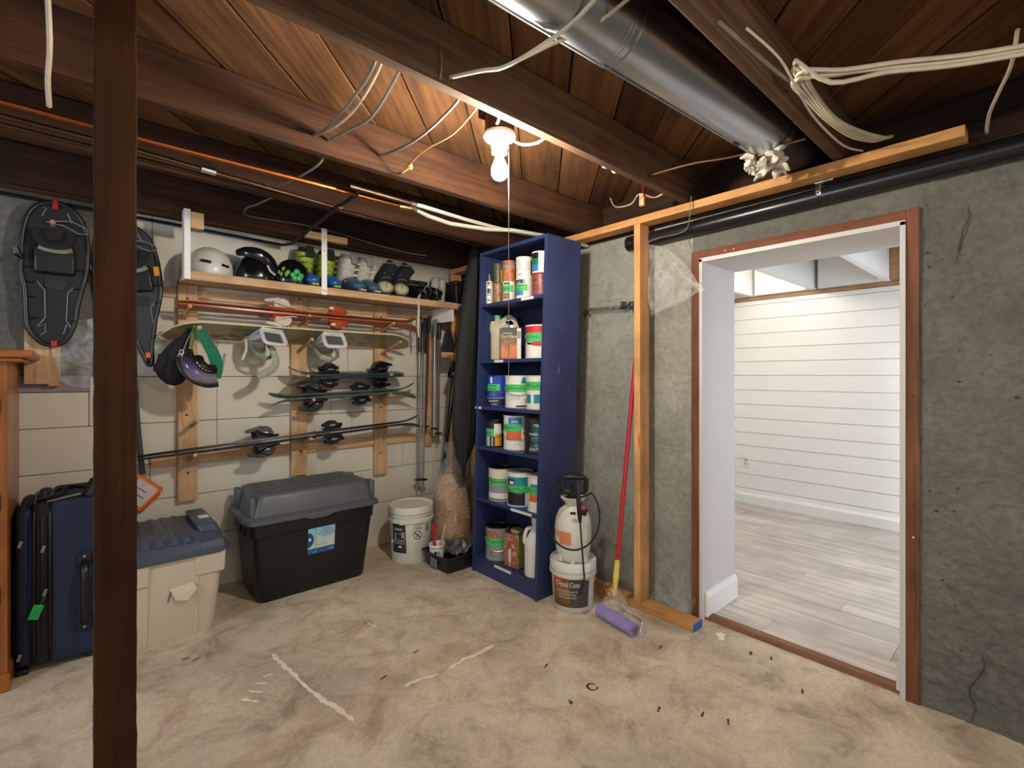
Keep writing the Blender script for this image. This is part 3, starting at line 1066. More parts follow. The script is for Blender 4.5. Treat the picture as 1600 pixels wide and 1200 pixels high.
# --- fifth shelf
z = SZ[4]
tq = can('cream gallon can with green tape, black lid and a grey landscape picture', 1.985, 2.315, z, .079, .198, CREAM, G2, lid=M_BLK, bail=(.75, False, .1))
patch(.0775, .002, .014, -88, 88, BLKL, tq)
patch(.0775, .05, .1, -80, 60, GRYP, tq)
patch(.0775, .02, .05, -80, 60, WH, tq)
tape(tq, .0775, .098, .14, -80, 60, 27)
text_round('satin 18', .012, .0787, .03, GRYP, tq, .1, 'print')
tq = can('teal and black gallon can with a white rim and green tape', 1.985, 2.14, z, .079, .2, WH, G2, lid=GRYP, bail=(.62, False, .22))
patch(.0775, .012, .09, -70, 22, BLKL, tq)
patch(.0775, .12, .175, -70, 60, TEALP, tq)
patch(.0775, .128, .16, -66, -28, BLKL, tq, lift=.0011)
patch(.0775, .132, .15, -50, -30, WH, tq, lift=.0015)
patch(.0775, .0, .012, -88, 88, MIDB, tq)
tape(tq, .0775, .085, .124, -80, 60, 30)
tq = can('white gallon can with orange panel under green tape, beside the teal can', 1.985, 1.965, z, .077, .2, WH, G2, lid=WH)
patch(.0755, .13, .16, -50, 20, MIDB, tq)
patch(.0755, .06, .115, -60, 20, ORP, tq)
tape(tq, .0755, .1, .142, -78, 10, 33)
text_round('EGGSHELL', .012, .0767, .035, GRYP, tq, 0, 'print')
# --- bottom shelf
z = SZ[5]
tq = can('grey gallon can with green tape and drips of brown paint', 1.985, 2.345, z, .079, .2, GRYP, G2, lid=M_BLK, bail=(.62, False, .3))
patch(.0775, .135, .185, -80, 10, BRN, tq)
tape(tq, .0775, .095, .14, -75, 55, 36)
B().tube([(-.03 + .015 * math.cos(q * PI / 6), -.0745, .05 + .02 * math.sin(q * PI / 6)) for q in range(12)], .0014, 4, closed=True).build('emblem', M_INK, tq)
x, y = 1.985, 2.165
t = thing('floral_tin', 'square tin with rose floral front and green lattice side', 'tin', (x, y, z + .0005), FACE(x, y) - .72)
ROSE = mottle('rose floral print', ['#d8c8b0', '#b8604e', '#7a3a34', '#d0b898'], 38)
LATT = mottle('green lattice print', ['#3c4420', '#7a7a3a', '#a8a05a'], 120)
B().box(-.055, -.055, 0, .055, .055, .205).build('body', M_TIN, t, bev=.005)
B().box(-.053, -.0562, .004, .053, -.0552, .2).build('printed_front', ROSE, t, smooth=0)
B().box(.0552, -.053, .004, .0562, .053, .2).build('printed_side', LATT, t, smooth=0)
B().lathe([(.038, .205), (.04, .205), (.04, .215), (.036, .22), (0, .22)]).build('lid', plain('kraft lid', '#a9845c', .6), t)
B().box(-.02, -.057, .03, .0, -.0563, .11).build('picture', CREAM, t, smooth=0)
x, y = 1.968, 1.99
t = thing('bleach_jug', 'white plastic bleach jug with handle on the bottom bookcase shelf', 'jug', (x, y, z + .0005), FACE(x, y))
WJ = plain('white jug plastic', '#d9d5cd', .4, var=.03)
B().lathe([(0, 0), (.058, 0), (.064, .006), (.064, .17), (.06, .19), (.04, .235), (.024, .262), (.019, .28), (.019, .305), (0, .305)], n=26).build('body', WJ, t)
B().lathe([(.0645, .165), (.0645, .168), (.064, .17)], n=26).build('ridge', WJ, t)
B().lathe([(0, .33), (.022, .33), (.023, .328), (.023, .298), (.02, .297)][::-1]).build('cap', WJ, t)
B().tube([(-.018, 0, .27), (-.045, 0, .265), (-.06, 0, .235), (-.064, 0, .2), (-.058, 0, .18)], [(.009, .011)] * 5, 8).build('handle', WJ, t)

# ------------------------------------------------------------------ hanging shelf over the ski rack
t = thing('hanging_shelf', 'long pine wall shelf hung from the joists above the ski rack', 'shelf', (1.25, 3.15, 1.76))
B().box(.425, 3.018, 1.768, 2.30, 3.313, 1.79).build('shelf_board', M_PINEX, t, smooth=0, world=True)
B().box(.425, 3.0, 1.752, 2.146, 3.018, 1.797).build('front_lip', M_PINEX, t, smooth=0, bev=.002, world=True)
B().box(2.146, 2.78, 1.775, 2.372, 3.018, 1.79).build('return_board', M_PINEX, t, smooth=0, bev=.002, world=True)
B().box(2.10, 3.018, 1.66, 2.118, 3.31, 1.768).build('end_bracket', M_WHITE, t, smooth=0, world=True)
B().box(.413, 2.992, 1.752, .440, 3.0, 2.115).build('hanger', M_WHITE, t, smooth=0, world=True)
B().box(.413, 3.0, 1.752, .4245, 3.06, 2.115).build('hanger', M_WHITE, t, smooth=0, world=True)
h2 = B().box(1.118, 2.991, 1.748, 1.150, 2.9995, 2.155).build('hanger', M_WHITE, t, smooth=0, world=True)
for x_, z_ in ((1.127, 1.775), (1.141, 1.771), (1.134, 2.1), (1.134, 2.02)):
    B().ball((x_, 2.991, z_), (.004, .002, .004), 8).build('screw', M_OLDMETAL, h2, world=True)
B().box(.442, 2.99, 2.02, .50, 3.072, 2.104).build('cleat', M_PINE, t, smooth=0, bev=.002, world=True)
B().box(1.03, 3.0, 2.085, 1.285, 3.036, 2.126).build('cleat', M_PINEX, t, smooth=0, bev=.002, world=True)

# ------------------------------------------------------------------ ski rack of uprights, rails and pegs
t = thing('ski_rack', 'pine rack of uprights, rails and dowel pegs screwed to the cream wall', 'rack', (1.05, 3.3, .5))
UP = [(.422, .516, .538), (1.03, 1.13, .60), (1.606, 1.704, .528)]
for a, b_, zb in UP:
    u = B().box(a, 3.277, zb, b_, 3.314, 1.766).build('upright', M_PINE, t, smooth=0, bev=.002, world=True)
    for k in range(4):
        r = random.Random(int(a * 100) + k)
        B().ball(((a + b_) / 2 + r.uniform(-.006, .006), 3.277, zb + .16 + k * .33), (.007, .0015, .007), 8).build('screw', M_CRACK, u, world=True)
for z0, z1 in ((1.69, 1.745), (.743, .808)):
    xs = [.30] + [q for u in UP for q in u[:2]] + [2.12 if z0 > 1 else 1.99]
    for a, b_ in zip(xs[::2], xs[1::2]):
        B().box(a + .001, 3.294, z0, b_ - .001, 3.314, z1).build('rail', M_PINEX, t, smooth=0, bev=.0015, world=True)
B().box(1.135, 3.262, 1.055, 1.19, 3.314, 1.09).build('block', M_PINEX, t, smooth=0, bev=.002, world=True)


def peg(x, z, ln=.17):
    B().tube([(x, 3.285, z), (x, 3.277 - ln * .97, z + ln * .26)], .0105, 8).build('peg', M_PEG, t, world=True)


for (x, z, ln) in ((.452, 1.572, .2), (1.08, 1.572, .2), (1.655, 1.567, .2),
                   (.48, 1.425, .30), (1.08, 1.412, .24), (1.655, 1.405, .30),
                   (1.08, 1.205, .17), (1.655, 1.215, .17), (1.115, 1.055, .17), (1.645, 1.075, .17),
                   (.48, .775, .17), (1.095, .81, .17), (1.635, .842, .17), (.49, .965, .17)):
    peg(x, z, ln)

# ------------------------------------------------------------------ skis


def ski_mesh(L, w_tip, w_mid, w_tail, tip, tail, th=.011, tip_len=.14, tail_len=.0):
    """Ski along +X from -L/2 (tail) to L/2 (tip); base on z = 0, top above; tip (and twin tail) curl up."""
    b = B()
    n = 26
    vs = []
    for i in range(n + 1):
        u = i / n
        x = -L / 2 + L * u
        d_tip, d_tail = (1 - u) * L, u * L
        w = w_mid + (w_tip - w_mid) * max(0, (u - .5) * 2) ** 2 + (w_tail - w_mid) * max(0, (.5 - u) * 2) ** 2
        z = 0
        if d_tip < tip_len:
            q = 1 - d_tip / tip_len
            z += tip * q * q
            w *= max(.06, 1 - q ** 4) ** .5
        if tail_len and d_tail < tail_len:
            q = 1 - d_tail / tail_len
            z += tail * q * q
            w *= max(.10, 1 - q ** 4) ** .5
        elif d_tail < .02:
            w *= .8 + d_tail * 10
        z += .0015 * math.sin(PI * u)
        tk = th * (.55 + .45 * math.sin(PI * u) ** .5 if 0 < u < 1 else .5)
        vs += [(x, -w / 2, z), (x, w / 2, z), (x, w / 2 * .93, z + tk), (x, -w / 2 * .93, z + tk)]
    fs = [(i * 4 + j, (i + 1) * 4 + j, (i + 1) * 4 + (j + 1) % 4, i * 4 + (j + 1) % 4) for i in range(n) for j in range(4)]
    mi = [(1 if j == 0 else 0) for i in range(n) for j in range(4)]
    fs += [(0, 1, 2, 3), tuple(n * 4 + j for j in (3, 2, 1, 0))]
    b.v = [Vector(p) for p in vs]
    b.f = fs
    b.m = mi + [0, 0]
    return b


def make_ski(label, group, L, mats, bind, widths, xb=(-.12, .2), tip=.05, tail=0.0, tail_len=0.0, accent=None, th=.012):
    o = thing('ski', label, 'ski', (0, 0, 0), 0, group)
    ski_mesh(L, widths[0], widths[1], widths[2], tip, tail, th, .16, tail_len).build('ski_board', mats, o, smooth=50)
    z = th + .004
    bm, bm2, lev = bind
    # heel piece: track plate, housing, cocked lever, brake arms
    hx, tx = xb
    h = B().box(hx - .075, -.026, z, hx + .06, .026, z + .012).build('heel_binding', bm, o, bev=.003)
    B().prism([(-.06, 0), (.03, 0), (.035, .02), (.018, .05), (-.01, .062), (-.06, .03)], -.026, .026, Matrix(((1, 0, 0, hx), (0, 0, -1, 0), (0, 1, 0, z + .01), (0, 0, 0, 1)))).build('heel_housing', lev, h, bev=.004)
    B().prism([(-.115, .035), (-.05, .028), (-.012, .055), (-.03, .066), (-.11, .048)], -.02, .02, Matrix(((1, 0, 0, hx), (0, 0, -1, 0), (0, 1, 0, z + .01), (0, 0, 0, 1)))).build('heel_lever', lev, h, bev=.003)
    for s in (-1, 1):
        B().tube([(hx + .06, s * .034, z + .01), (hx + .02, s * (widths[1] / 2 + .006), z + .012), (hx - .04, s * (widths[1] / 2 + .008), z + .03), (hx - .07, s * (widths[1] / 2 + .008), z + .045)], [.004, .004, .006, .008], 6).build('brake_arm', lev, h)
    q = B().box(tx - .05, -.026, z, tx + .07, .026, z + .014).build('toe_binding', bm, o, bev=.003)
    B().prism([(-.02, .002), (.055, .002), (.06, .02), (.03, .046), (-.01, .05), (-.028, .036)], -.028, .028, Matrix(((1, 0, 0, tx), (0, 0, -1, 0), (0, 1, 0, z + .01), (0, 0, 0, 1)))).build('toe_housing', bm2, q, bev=.003)
    B().box(tx - .005, -.0288, z + .022, tx + .03, .0288, z + .03).build('toe_print', M_SILV, q, smooth=0)
    B().box(hx - .04, -.0268, z + .024, hx + .0, .0268, z + .033).build('heel_print', M_SILV, h, smooth=0)
    B().tube([(tx + .06, 0, z + .024), (tx + .085, 0, z + .028)], .012, 10).build('toe_screw', bm, q)
    B().tube([(hx - .06, 0, z + .02), (hx - .085, 0, z + .022)], .011, 10).build('heel_screw', bm, h)
    B().box(tx - .10, -.022, z - .002, tx - .05, .022, z + .006).build('anti_friction_pad', M_SILV, q, bev=.001)
    for s in (-1, 1):
        B().cbox((tx - .025, s * .026, z + .035), (.03, .012, .02)).build('toe_wing', lev, q, bev=.003)
    if accent:
        for (a, b_, m) in accent:
            B().box(a, -widths[1] * .45, th + .0035, b_, widths[1] * .45, th + .0075).build('top_print', m, o, smooth=0)
    return o


def place_pair(a, pa, pb, gap, flip_dir, labels, yoff=0.0, roll=0.0):
    """Lay ski a (upper, bindings up) and a copy (lower, bindings down) base to base between two ends (x, z)."""
    (xa, za), (xb, zb) = pa, pb
    ang = math.atan2(zb - za, xb - xa)
    c = Vector(((xa + xb) / 2, 3.165 + yoff, (za + zb) / 2))
    lo = dup(a, labels[1])
    a['label'] = labels[0]
    for o, s in ((a, 1), (lo, -1)):
        m = Matrix.Rotation(-ang, 4, 'Y') @ Matrix.Rotation(roll, 4, 'X')
        m = m @ Matrix.Translation((0, 0, s * gap))
        if s < 0:
            m = m @ Matrix.Rotation(PI, 4, 'X')
        if flip_dir:
            m = m @ Matrix.Rotation(PI, 4, 'Z')
        m = Matrix.Translation(c) @ m
        o.location = m.to_translation()
        o.rotation_euler = m.to_euler()
    return a, lo



M_SKO = mottle('orange red ski top', ['#7c2a1a', '#9a4f2a', '#8f3520'], 6, .3)
M_SKOB = mottle('red brown ski base', ['#74281c', '#8f4a22', '#a66a2c'], 5, .35)
M_SKB = plain('black ski top', '#17181b', .3)
M_SKBB = plain('dark ski base', '#232427', .35)
M_SKG = mottle('grey green ski top', ['#2e3a34', '#4d5f52', '#39463f'], 9, .35)
M_SKT = mottle('teal blue ski top', ['#1a2429', '#27404e', '#2d3436'], 9, .3)
M_SKTB = plain('tan ski base', '#6f6458', .4)
M_GBLK = plain('gloss black binding', '#08080a', .3, var=.2)
M_BINDW = plain('cream binding plastic', '#c9c2b2', .4, var=.05)
M_BINDO = plain('orange binding plastic', '#ad3d18', .35, var=.05)
GS = 'skis resting in pairs on the rack'
sk = make_ski('a', GS, 1.47, [M_SKO, M_SKOB], (M_BINDO, M_BINDO, M_BINDW), (.105, .07, .095), (-.19, .12), .045)
place_pair(sk, (.40, 1.632), (1.87, 1.622), .004, False,
           ('orange skis, upper one of the top pair, orange and cream bindings pointing up',
            'orange ski hanging under its twin, top pair, bindings pointing down'), -.03, -.26)
sk = make_ski('a', GS, .79, [M_SKT, M_SKTB], (M_GBLK, M_GBLK, M_GBLK), (.1, .075, .09), (-.19, .13), .05)
place_pair(sk, (1.765, 1.262), (.975, 1.247), .004, False,
           ('short teal ski directly below the snowboard, bindings pointing up',
            'short teal ski under its twin below the snowboard, bindings pointing down'), 0, -.2)
# teal skis have their tips to the wall's near corner: turn by direction given above
sk = make_ski('a', GS, 1.0, [M_SKG, M_SKBB], (M_GBLK, M_GBLK, M_GBLK), (.11, .082, .105), (-.22, .06), .05, .03, .13)
place_pair(sk, (.868, 1.105), (1.868, 1.141), .005, False,
           ('short grey green twin tip ski, third pair down, bindings pointing up',
            'short grey green twin tip ski under its twin, third pair down'), 0, -.2)
sk = make_ski('a', GS, 1.67, [M_SKB, M_SKBB], (M_GBLK, M_GBLK, M_GBLK), (.115, .075, .1), (-.21, .17), .035)
place_pair(sk, (.232, .822), (1.90, .912), .004, False,
           ('long black ski of the lowest pair on the rack, bindings pointing up',
            'long black ski under its twin in the lowest pair, bindings pointing down'), 0, -.2)

# ------------------------------------------------------------------ snowboard, tilted on its pegs, bindings below
t = thing('snowboard', 'olive gold snowboard lying face down on pegs with grey bindings hanging', 'snowboard', (1.06, 3.14, 1.492))
t.rotation_euler = (math.radians(-17), math.radians(.2), 0)
M_BRD = mottle('olive gold board top', ['#4a4630', '#80764c', '#8d845a', '#6d6440'], 5, .3)
M_BRDB = plain('pale board base and edge', '#c7bf98', .3)
b = B()
n = 36
Lb, Wb = 1.46, .265
for i in range(n + 1):
    u = i / n
    x = (u - .5) * Lb
    e = min(u, 1 - u) * Lb
    w = Wb * (1 - .07 * math.cos((u - .5) * PI))
    z = 0
    if e < .2:
        q = 1 - e / .2
        w *= max(.02, 1 - q ** 2.6) ** .5
        z = -.035 * q * q
    b.v += [Vector(p) for p in ((x, -w / 2, z), (x, w / 2, z), (x, w / 2, z + .009), (x, -w / 2, z + .009))]
for i in range(n):
    for j in range(4):
        b.f.append((i * 4 + j, (i + 1) * 4 + j, (i + 1) * 4 + (j + 1) % 4, i * 4 + (j + 1) % 4))
        b.m.append(0 if j == 0 else 1)
b.f += [(0, 1, 2, 3), tuple(n * 4 + j for j in (3, 2, 1, 0))]
b.m += [1, 1]
b.build('board', [M_BRD, M_BRDB], t, smooth=50)
for k in range(26):
    r = random.Random(k)
    x, y = r.uniform(-.56, .05) if k < 20 else r.uniform(.1, .4), r.uniform(-.09, .10)
    l, w = r.uniform(.02, .07), r.uniform(.006, .016)
    B().box(x, y, -.0012, x + l, y + w, -.0002).build('top_print', BLKL, t, smooth=0)
M_BGR = plain('grey binding plastic', '#c9c7c9', .4, var=.06)
M_BSTR = plain('sage binding strap', '#8b9280', .6, var=.12, scale=60, bmp=.1)
M_CLR = plain('pale clear strap', '#b9b2a2', .35, var=.1, spec=.8)
def rrect0(hx, h, z0, n=4, r=.022):
    out = []
    for cx, cz, a0 in ((hx - r, -z0 + .0 - r, 0), (-hx + r, -z0 - r, 90), (-hx + r, -h + r, 180), (hx - r, -h + r, 270)):
        for k in range(n + 1):
            a = math.radians(a0 + 90 * k / n)
            out.append((cx + r * math.cos(a), cz + r * math.sin(a)))
    return out


for bx, ang in ((-.24, .25), (.145, 0)):
    q = B().box(-.065, -.12, -.016, .065, .10, -.001).xf(Matrix.Translation((bx, 0, 0)) @ Matrix.Rotation(ang, 4, 'Z')).build('binding_base', M_BGR, t, bev=.006)
    # heel loop: a U standing off the board on the near edge
    M4 = Matrix.Translation((bx, 0, 0)) @ Matrix.Rotation(ang, 4, 'Z')
    ring = [M4 @ Vector((x, -.115 - .35 * (-z - .05), z)) for x, z in rrect0(.064, .105, .012)]
    B().tube(ring, (.011, .013), 8, closed=True).build('heel_cup', M_BGR, q)
    B().add([M4 @ Vector((x, -.108 - .35 * (-z - .05), z)) for x, z in ((-.05, -.09), (.05, -.09), (.05, -.025), (-.05, -.025))], [(0, 1, 2, 3)]).build('highback_pad', plain('dark sage padding', '#4d5046', .7), q, smooth=0)
    for s_ in (-1, 1):
        B().tube([M4 @ Vector((s_ * .066, .07, -.012)), M4 @ Vector((s_ * .068, -.02, -.035)), M4 @ Vector((s_ * .064, -.11, -.05)), M4 @ Vector((s_ * .064, -.12, -.07))], [(.005, .016)] * 4, 8).build('base_rail', M_BGR, q)
    side = [M4 @ Vector(p) for p in ((-.066, .06, -.012), (-.07, .03, -.07), (-.05, .0, -.13), (0, -.02, -.155), (.05, 0, -.13), (.07, .03, -.07), (.066, .06, -.012))]
    B().tube(side, (.004, .022), 8).build('ankle_strap', M_CLR if bx > 0 else M_BSTR, q)
    B().tube([M4 @ Vector(p) for p in ((-.06, .085, -.01), (-.05, .07, -.06), (0, .06, -.085), (.05, .07, -.06), (.06, .085, -.01))], (.003, .016), 8).build('toe_strap', M_CLR, q)
    B().cbox(M4 @ Vector((.066, .01, -.1)), (.012, .03, .05)).build('buckle', M_BGR, q, bev=.003)
    if bx < 0:
        B().tube([(bx + .03, -.06, -.10), (bx + .05, -.05, -.17), (bx + .035, -.04, -.22), (bx - .02, -.03, -.255), (bx - .05, -.03, -.27)], [(.005, .016), (.006, .02), (.006, .022), (.007, .022), (.004, .016)], 8).build('loose_strap', M_BSTR, q)
        B().tube([(bx - .10, -.05, -.05), (bx - .105, -.06, -.12), (bx - .13, -.06, -.18)], [(.0015, .007)] * 3, 6).build('strap_tail', M_CLR, q)

# ------------------------------------------------------------------ goggles and helmet bag on the end peg
t = thing('goggles', 'snow goggles with lavender lens and wide green strap on the end peg', 'goggles', (.47, 3.03, 1.25))
M_GRN = plain('green strap', '#0c6b4a', .8, var=.08, scale=80, bmp=.1)
M_LENS = grad('lavender lens', [(0, '#8a7a88'), (.5, '#5d5478'), (1, '#3b3550')], 1.22, 1.33, .15, .1)
lens = []
fr = []


def gog(u, v, d):
    a = PI * (.97 + .62 * u)
    R = .098
    return Vector((.528 + math.cos(a) * R, 3.0 - d - .03 * math.sin(PI * u), 1.335 + math.sin(a) * R)) + Vector((math.cos(a), 0, math.sin(a))) * ((v - .5) * .058)


B().grid(lambda u, v: gog(u, v, .018 * math.sin(PI * v) + .004), 14, 6).build('lens', M_LENS, t, world=True)
B().tube([gog(u / 14, 1.08, 0) for u in range(15)], (.006, .018), 8).build('frame', M_BLK, t, world=True)
B().tube([gog(u / 14, -.08, 0) for u in range(15)], (.008, .022), 8).build('frame', M_BLK, t, world=True)
B().tube([gog(u / 14, -.25, -.012) for u in range(15)], (.03, .03), 8).build('face_foam', M_BLK, t, world=True)
for k in range(7):
    B().tube([gog((k * 2 + q) / 14, -.1, .0185) for q in (.3, 1.5)], (.006, .002), 6).build('strap_print', M_WHT, t, world=True)
B().tube([(.475, 3.02, 1.512), (.505, 3.015, 1.45), (.545, 3.01, 1.37), (.562, 3.0, 1.30), (.56, 2.995, 1.235)], [(.021, .003), (.026, .003), (.030, .003), (.029, .003), (.018, .003)], 8, up=(0, 1, 0)).build('strap', M_GRN, t, world=True)
B().tube([(.517, 3.004, 1.408), (.553, 3.002, 1.418)], .002, 5).build('strap_slider', M_SILV, t, world=True)
B().tube([(.468, 3.03, 1.515), (.455, 3.035, 1.45), (.445, 3.035, 1.39)], [(.009, .002)] * 3, 6, up=(0, 1, 0)).build('cord', plain('olive strap', '#5a6a3c', .8), t, world=True)
t = thing('black_glove_bag', 'black padded mitt hanging by its cord behind the goggles', 'mitt', (.40, 3.10, 1.25))
b = B()
secs = [((.452, 3.09, 1.50), .012, .012), ((.44, 3.09, 1.45), .03, .025), ((.415, 3.09, 1.40), .055, .04), ((.40, 3.09, 1.34), .082, .055), ((.395, 3.09, 1.29), .095, .06), ((.41, 3.09, 1.25), .075, .05), ((.43, 3.09, 1.235), .03, .03)]
b.tube([s[0] for s in secs], [(s[1], s[2]) for s in secs], 14, up=(0, 1, 0)).build('body', M_FAB, t, smooth=70, world=True)
B().tube([(.33, 3.05, 1.36), (.325, 3.05, 1.31), (.312, 3.06, 1.285), (.335, 3.05, 1.27)], [(.015, .02), (.022, .025), (.02, .025), (.01, .015)], 8).build('thumb', M_FAB, t, smooth=70, world=True)
B().tube([(.465, 3.06, 1.51), (.43, 3.03, 1.43), (.405, 3.02, 1.36), (.39, 3.02, 1.32)], .003, 6).build('cord', M_CABLEG, t, world=True)
for k in range(2):
    B().tube([(.405 - .006 * k + .009 * math.cos(q * PI / 5), 3.018, 1.372 - .02 * k + .012 * math.sin(q * PI / 5)) for q in range(10)], .0018, 5, closed=True).build('clip', M_SILV, t, world=True)
B().tube([(.545, 3.05, 1.37), (.585, 3.05, 1.325), (.575, 3.05, 1.312), (.55, 3.05, 1.325)], .005, 6).build('hook_strap', M_BLK, t, world=True)

# ------------------------------------------------------------------ gear on the hanging shelf
ZS = 1.7905


def dome(t, name, m, rx, ry, h, prof=None, c=(0, 0, 0), n=28):
    prof = prof or [(.93, 0), (1.0, .12), (1.01, .3), (.96, .5), (.83, .7), (.62, .86), (.35, .965), (0.001, 1.0)]
    return B().lathe([(r, z * h) for r, z in prof], c, n, rx, ry).build(name, m, t, smooth=60)


M_HELW = plain('pale grey helmet shell', '#cdcac5', .3, var=.03)
M_HELB = plain('gloss black helmet shell', '#101012', .18, var=.1)
t = thing('helmet', 'pale grey skate helmet with slot vents on the hanging shelf', 'helmet', (.552, 3.135, ZS), 0, 'helmets on the hanging shelf')
dome(t, 'shell', M_HELW, .112, .105, .172)
for p0_, p1_ in (((-.058, -.0915, .078), (-.012, -.1050, .072)), ((.040, -.0990, .066), (.074, -.0800, .062))):
    B().tube([p0_, p1_], .008, 8).build('vent', M_BLK, t)
B().box(-.118, -.1, .0, .118, .1, .012).build('padding', M_BLK, t, bev=.02)
B().tube([(.02 + .02 * k, -.098 + .008 * k, .027) for k in range(4)], .003, 5).build('logo', M_CABLEG, t)
t = thing('helmet', 'gloss black helmet with a raised black visor between two others', 'helmet', (.795, 3.15, ZS), 0, 'helmets on the hanging shelf')
dome(t, 'shell', M_HELB, .114, .1, .178)
B().tube([(-.11, -.03, .165), (-.075, -.085, .165), (-.01, -.105, .155), (.05, -.09, .12), (.085, -.065, .07)], [(.012, .018), (.012, .03), (.012, .036), (.012, .034), (.008, .02)], 10).build('visor', M_HELB, t)
B().tube([(.03, -.112, .10), (.045, -.108, .07), (.075, -.1, .052)], [(.003, .009)] * 3, 6).build('trim_strip', M_SILV, t)
B().box(-.1, -.09, 0, .1, .09, .015).build('padding', M_BLK, t, bev=.02)
t = thing('helmet', 'small black helmet with two green shamrocks', 'helmet', (.985, 3.12, ZS), 0, 'helmets on the hanging shelf')
dome(t, 'shell', M_HELB, .106, .098, .172)
B().box(-.085, -.08, 0, .085, .08, .012).build('padding', M_BLK, t, bev=.02)
M_SHAM = plain('green shamrock print', '#1f9a4a', .4, var=.1)
M_SHAM2 = mottle('faded shamrock print', ['#2f7a3a', '#6a8a2a', '#3f9a4a'], 60)
for (sx, sz, s, m) in ((-.066, .075, .03, M_SHAM2), (-.002, .06, .036, M_SHAM)):
    b = B()
    for dx, dz in ((-.6, 0), (.6, 0), (0, .65), (-.35, -.45), (.35, -.45)):
        X, Z = sx + dx * s, sz + dz * s
        y = -.0995 * math.sqrt(max(0.05, 1 - (X / .1) ** 2 - max(0, (Z - .05) / .125) ** 2))
        b.ball((X, y, Z), (s * .5, .004, s * .5), 10)
    b.build('shamrock', m, t)


def ski_boot(label, x, y, rz, shell, cuff, liner, buckle, group, s=1.0):
    t = thing('ski_boot', label, 'ski boot', (x, y, ZS), rz, group)
    # sole
    B().prism([(-.035, -.135), (-.02, -.15), (.02, -.15), (.035, -.135), (.038, -.05), (.03, .05), (.034, .12), (.02, .14), (-.02, .14), (-.034, .12), (-.03, .05), (-.038, -.05)], 0, .018).build('sole', plain('boot sole', '#1c2430', .6), t, bev=.003)
    # lower shell: from toe back and up to the ankle
    B().tube([(0, -.142, .035), (0, -.12, .045), (0, -.07, .056), (0, -.02, .066), (0, .04, .075), (0, .10, .072), (0, .132, .058)],
             [(.022, .016), (.042, .03), (.048, .042), (.047, .05), (.044, .058), (.04, .055), (.026, .036)], 14, up=(0, 0, 1)).build('lower_shell', shell, t, smooth=60)
    B().box(-.022, -.156, .014, .022, -.128, .026).build('toe_lug', cuff if cuff is not shell else shell, t, bev=.003)
    # cuff
    B().tube([(0, .06, .085), (0, .05, .13), (0, .035, .18), (0, .02, .225), (0, .014, .245)], [(.05, .062), (.053, .066), (.055, .068), (.056, .068), (.054, .066)], 16, up=(0, -1, 0), caps=False).build('cuff', cuff, t, smooth=60)
    B().tube([(0, .022, .2), (0, .014, .25), (0, .008, .268)], [(.05, .06), (.05, .06), (.044, .054)], 14, up=(0, -1, 0)).build('liner', liner, t, smooth=60)
    B().cbox((0, -.055, .235), (.05, .02, .075), Matrix.Rotation(-.25, 4, 'X')).build('tongue', liner, t, bev=.008)
    for z, yy, w in ((.135, -.018, .05), (.17, -.034, .052), (.205, -.048, .052), (.085, -.055, .045)):
        q = B().cbox((.028, yy + .004, z), (.05, .012, .012), Matrix.Rotation(-.5, 4, 'Z')).build('buckle', buckle, t, bev=.002)
        B().tube([(-w, yy + .04, z), (-w * .5, yy - .0, z), (.0, yy - .008, z + .002)], (.002, .006), 6).build('strap', buckle, q)
    return t


M_LIME = plain('lime boot plastic', '#8fa423', .35, var=.05)
M_BBLU = plain('bright blue boot plastic', '#1f5c9c', .3, var=.08)
M_SBLU = plain('steel blue boot plastic', '#3d5a78', .3, var=.08)
M_BWHT = plain('off white boot plastic', '#b5aea4', .35, var=.05)
M_LINW = plain('grey fleece liner', '#85807b', .9, var=.15, scale=60)
GB = 'ski boots on the hanging shelf'
ski_boot('lime green and blue ski boot half hidden by the white shelf hanger', 1.085, 3.155, 0, M_BBLU, M_LIME, M_FAB, plain('dark olive buckle', '#55651c', .4), GB)
ski_boot('lime green and blue ski boot beside the pale pair', 1.215, 3.155, .05, M_BBLU, M_LIME, M_FAB, plain('dark olive buckle', '#55651c', .4), GB)
ski_boot('off white and steel blue ski boot next to the lime pair', 1.362, 3.155, .22, M_SBLU, M_BWHT, M_LINW, M_BWHT, GB)
ski_boot('off white and steel blue ski boot next to the camouflage boots', 1.478, 3.155, .12, M_SBLU, M_BWHT, M_LINW, M_BWHT, GB)
M_CAMO = mottle('camouflage toe', ['#5a5238', '#a39a78', '#c9c2a0', '#6f6848'], 34, .7)
GW = 'snowboard boots on the hanging shelf'
